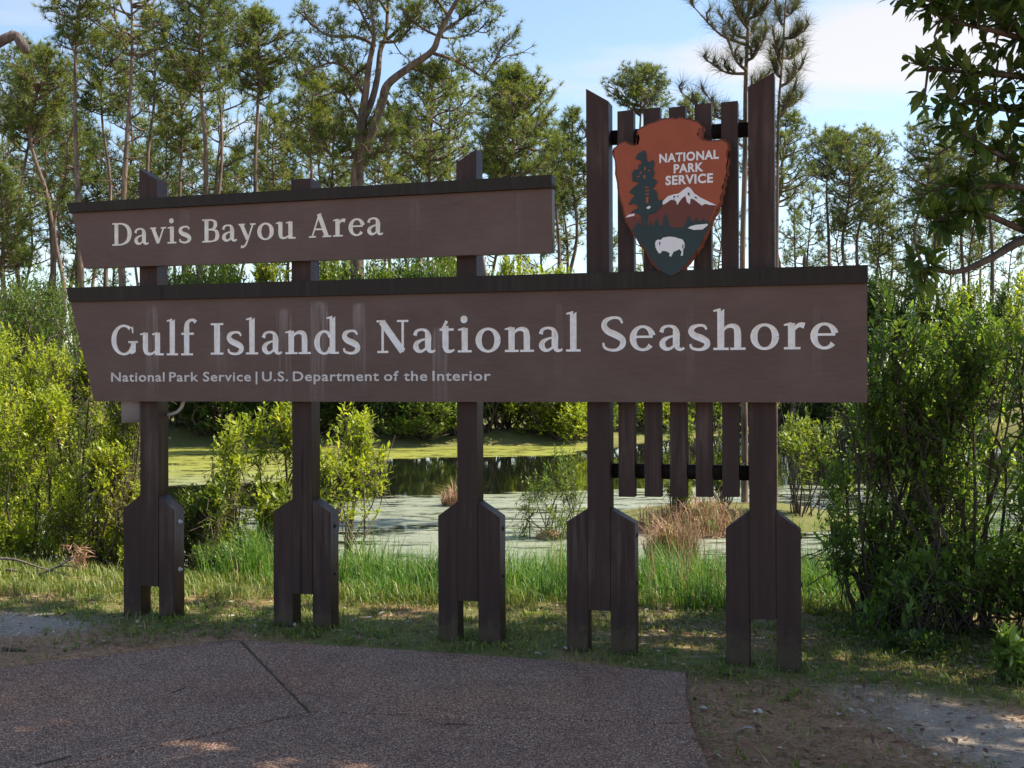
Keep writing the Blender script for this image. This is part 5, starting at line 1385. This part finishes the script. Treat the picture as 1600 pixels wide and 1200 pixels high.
tussock('dark dead-grass mound behind the lower slats', 1085, 18.0, .95, .85, 1500, 700)
tussock('small brown tussock beside the third post, out in the pond', 711, 22.0, .28, .62, 420, 30)
tussock('brown grass clump at the water beside the sparse pond shrub', 858, 17.2, .22, .30, 160, 60)
# a few dry stalks standing in front of the right-hand tussock
acc = Acc()
for i in range(34):
    px = rng.normal(1062, 26); Y = rng.uniform(9.9, 11.2); b = at(px, 600, Y); z0_ = gz(b[0], Y) - .03; h = rng.uniform(.45, 1.0)
    dx, dy = rng.normal(0, .10, 2)
    tube(acc, catmull([(b[0], Y, z0_), (b[0] + dx * .4, Y + dy * .4, z0_ + h * .6), (b[0] + dx, Y + dy, z0_ + h)], 3), np.linspace(.004, .0015, 7), 4, False, rng.uniform(.5, 1))
tag(acc.build('dry_stalks', M['straw']), 'thin dry stalks in the grass between the fourth and fifth posts', 'dry grass', kind='stuff')

# ------------------------------------------------------------------ fallen branches, sticks and leaves
fb = thing('fallen_branch', 'pale dead branch lying in front of the yellow bushes at left', 'branch', tuple(gp(60, 905, -0.02)))
o_ = np.array(fb.location); acc = Acc()
for pts in ([(-40, 872), (20, 874), (60, 886), (110, 900)], [(40, 905), (80, 890), (112, 872), (128, 862)], [(60, 888), (58, 902), (52, 918)], [(75, 893), (96, 884), (122, 886)], [(10, 890), (50, 896), (100, 908)]):
    p_ = catmull([at(x, y, o_[1] + rng.uniform(-.12, .12)) - o_ for x, y in pts], 5); tube(acc, p_, np.linspace(.016, .005, len(p_)), 6)
acc.build('sticks', M['deadwood'], fb, True)
acc = Acc(); n = 120
pt = np.array([at(122 + rng.normal(0, 9), 868 + rng.normal(0, 8), o_[1] + rng.normal(0, .06)) - o_ for _ in range(n)])
scatter(acc, LEAF4, pt, rdir(n) + [0, 0, -.3], rdir(n), .11, .010, np.clip(rng.normal(.4, .2, n), 0, 1)); tag(acc.build('dead_needles', M['straw'], fb), kind='stuff')
def stick(label, p, q, r):
    a_, b_ = np.r_[sp(*p), 0], np.r_[sp(*q), 0]
    for v_ in (a_, b_):
        onp = sdist(v_[None], PAVE)[0] > 0
        v_[2] = (slab_z(v_[0]) if onp else gz(v_[0], v_[1])) + r * .9
    acc = Acc(); tube(acc, catmull([a_, (a_ + b_) / 2 + np.r_[rng.normal(0, .01, 2), 0.0], b_], 4), [r * .7, r, r, r, r, r, r * .9, r * .7, r * .4], 6)
    tag(acc.build('fallen_stick', M['twig'], None, True), label, 'stick')
stick('dark stick on the gravel at the left edge', (-20, 1017), (42, 1022), .012)
stick('thin pale twig on the left pavement panel', (268, 1083), (292, 1073), .003)
stick('thin twig on the pavement right of the joint corner', (694, 1132), (740, 1134), .004)
stick('thin twig at the bottom left corner of the pavement', (56, 1196), (112, 1182), .004)
LV = [(648, 1070, .05, 'pale leaf on the back pavement panel'), (782, 1066, .04, 'smaller pale leaf right of the other on the back panel'), (1068, 1164, .05, 'pale leaf near the right edge of the front panel'),
      (1100, 1112, .07, 'pale leaf lying against the pavement edge'), (1118, 1184, .08, 'curled pale leaf at the bottom by the pavement corner'), (1178, 1190, .09, 'large pale leaf on the soil at the bottom right of the pavement'),
      (1165, 1146, .13, 'long bleached leaf on the pine straw right of the pavement'), (1312, 1118, .09, 'pale leaf on the pine straw below the rightmost post'), (1330, 1112, .07, 'grey leaf beside another, below the rightmost post'),
      (1360, 1098, .06, 'small white leaf at the gravel path edge'), (1435, 1072, .07, 'pale leaf under the big right-hand shrub'), (1490, 1160, .10, 'dark red-brown leaf on the sand at the right'), (883, 1022, .06, 'pale leaf beside the fourth post foot'), (1545, 1098, .07, 'pale leaf on the sand near the right edge')]
for px, py, L, lab in LV:
    L *= .8
    p = np.r_[sp(px, py), 0.0]
    onp = sdist(p[None], PAVE)[0] > 0
    p[2] = (slab_z(p[0]) + .004) if onp else gz(p[0], p[1]) + .014
    acc = Acc(); a = rng.uniform(0, 6.28); k = 9
    for s in (-1, 1):
        tt = np.linspace(0, 1, k); wd = np.sin(np.pi * tt ** .85) * L * .26
        mid_l = np.c_[(tt - .5) * L, np.zeros(k), .006 + .05 * L * np.sin(tt * 5)]
        edge_l = mid_l + np.c_[np.zeros(k), s * wd, wd * .45]
        i = np.arange(k - 1); q = np.stack([i, i + 1, k + i + 1, k + i], -1)
        acc.add(np.vstack([mid_l, edge_l]), None, q if s > 0 else q[:, ::-1])
    o = acc.build('fallen_leaf', M['litter'] if 'red-brown' in lab else M['pale_leaf'], None, True)
    o.location = p; o.rotation_euler = (rng.normal(0, .15), rng.normal(0, .15), a)
    tag(o, lab, 'leaf', 'fallen leaves round the pavement')
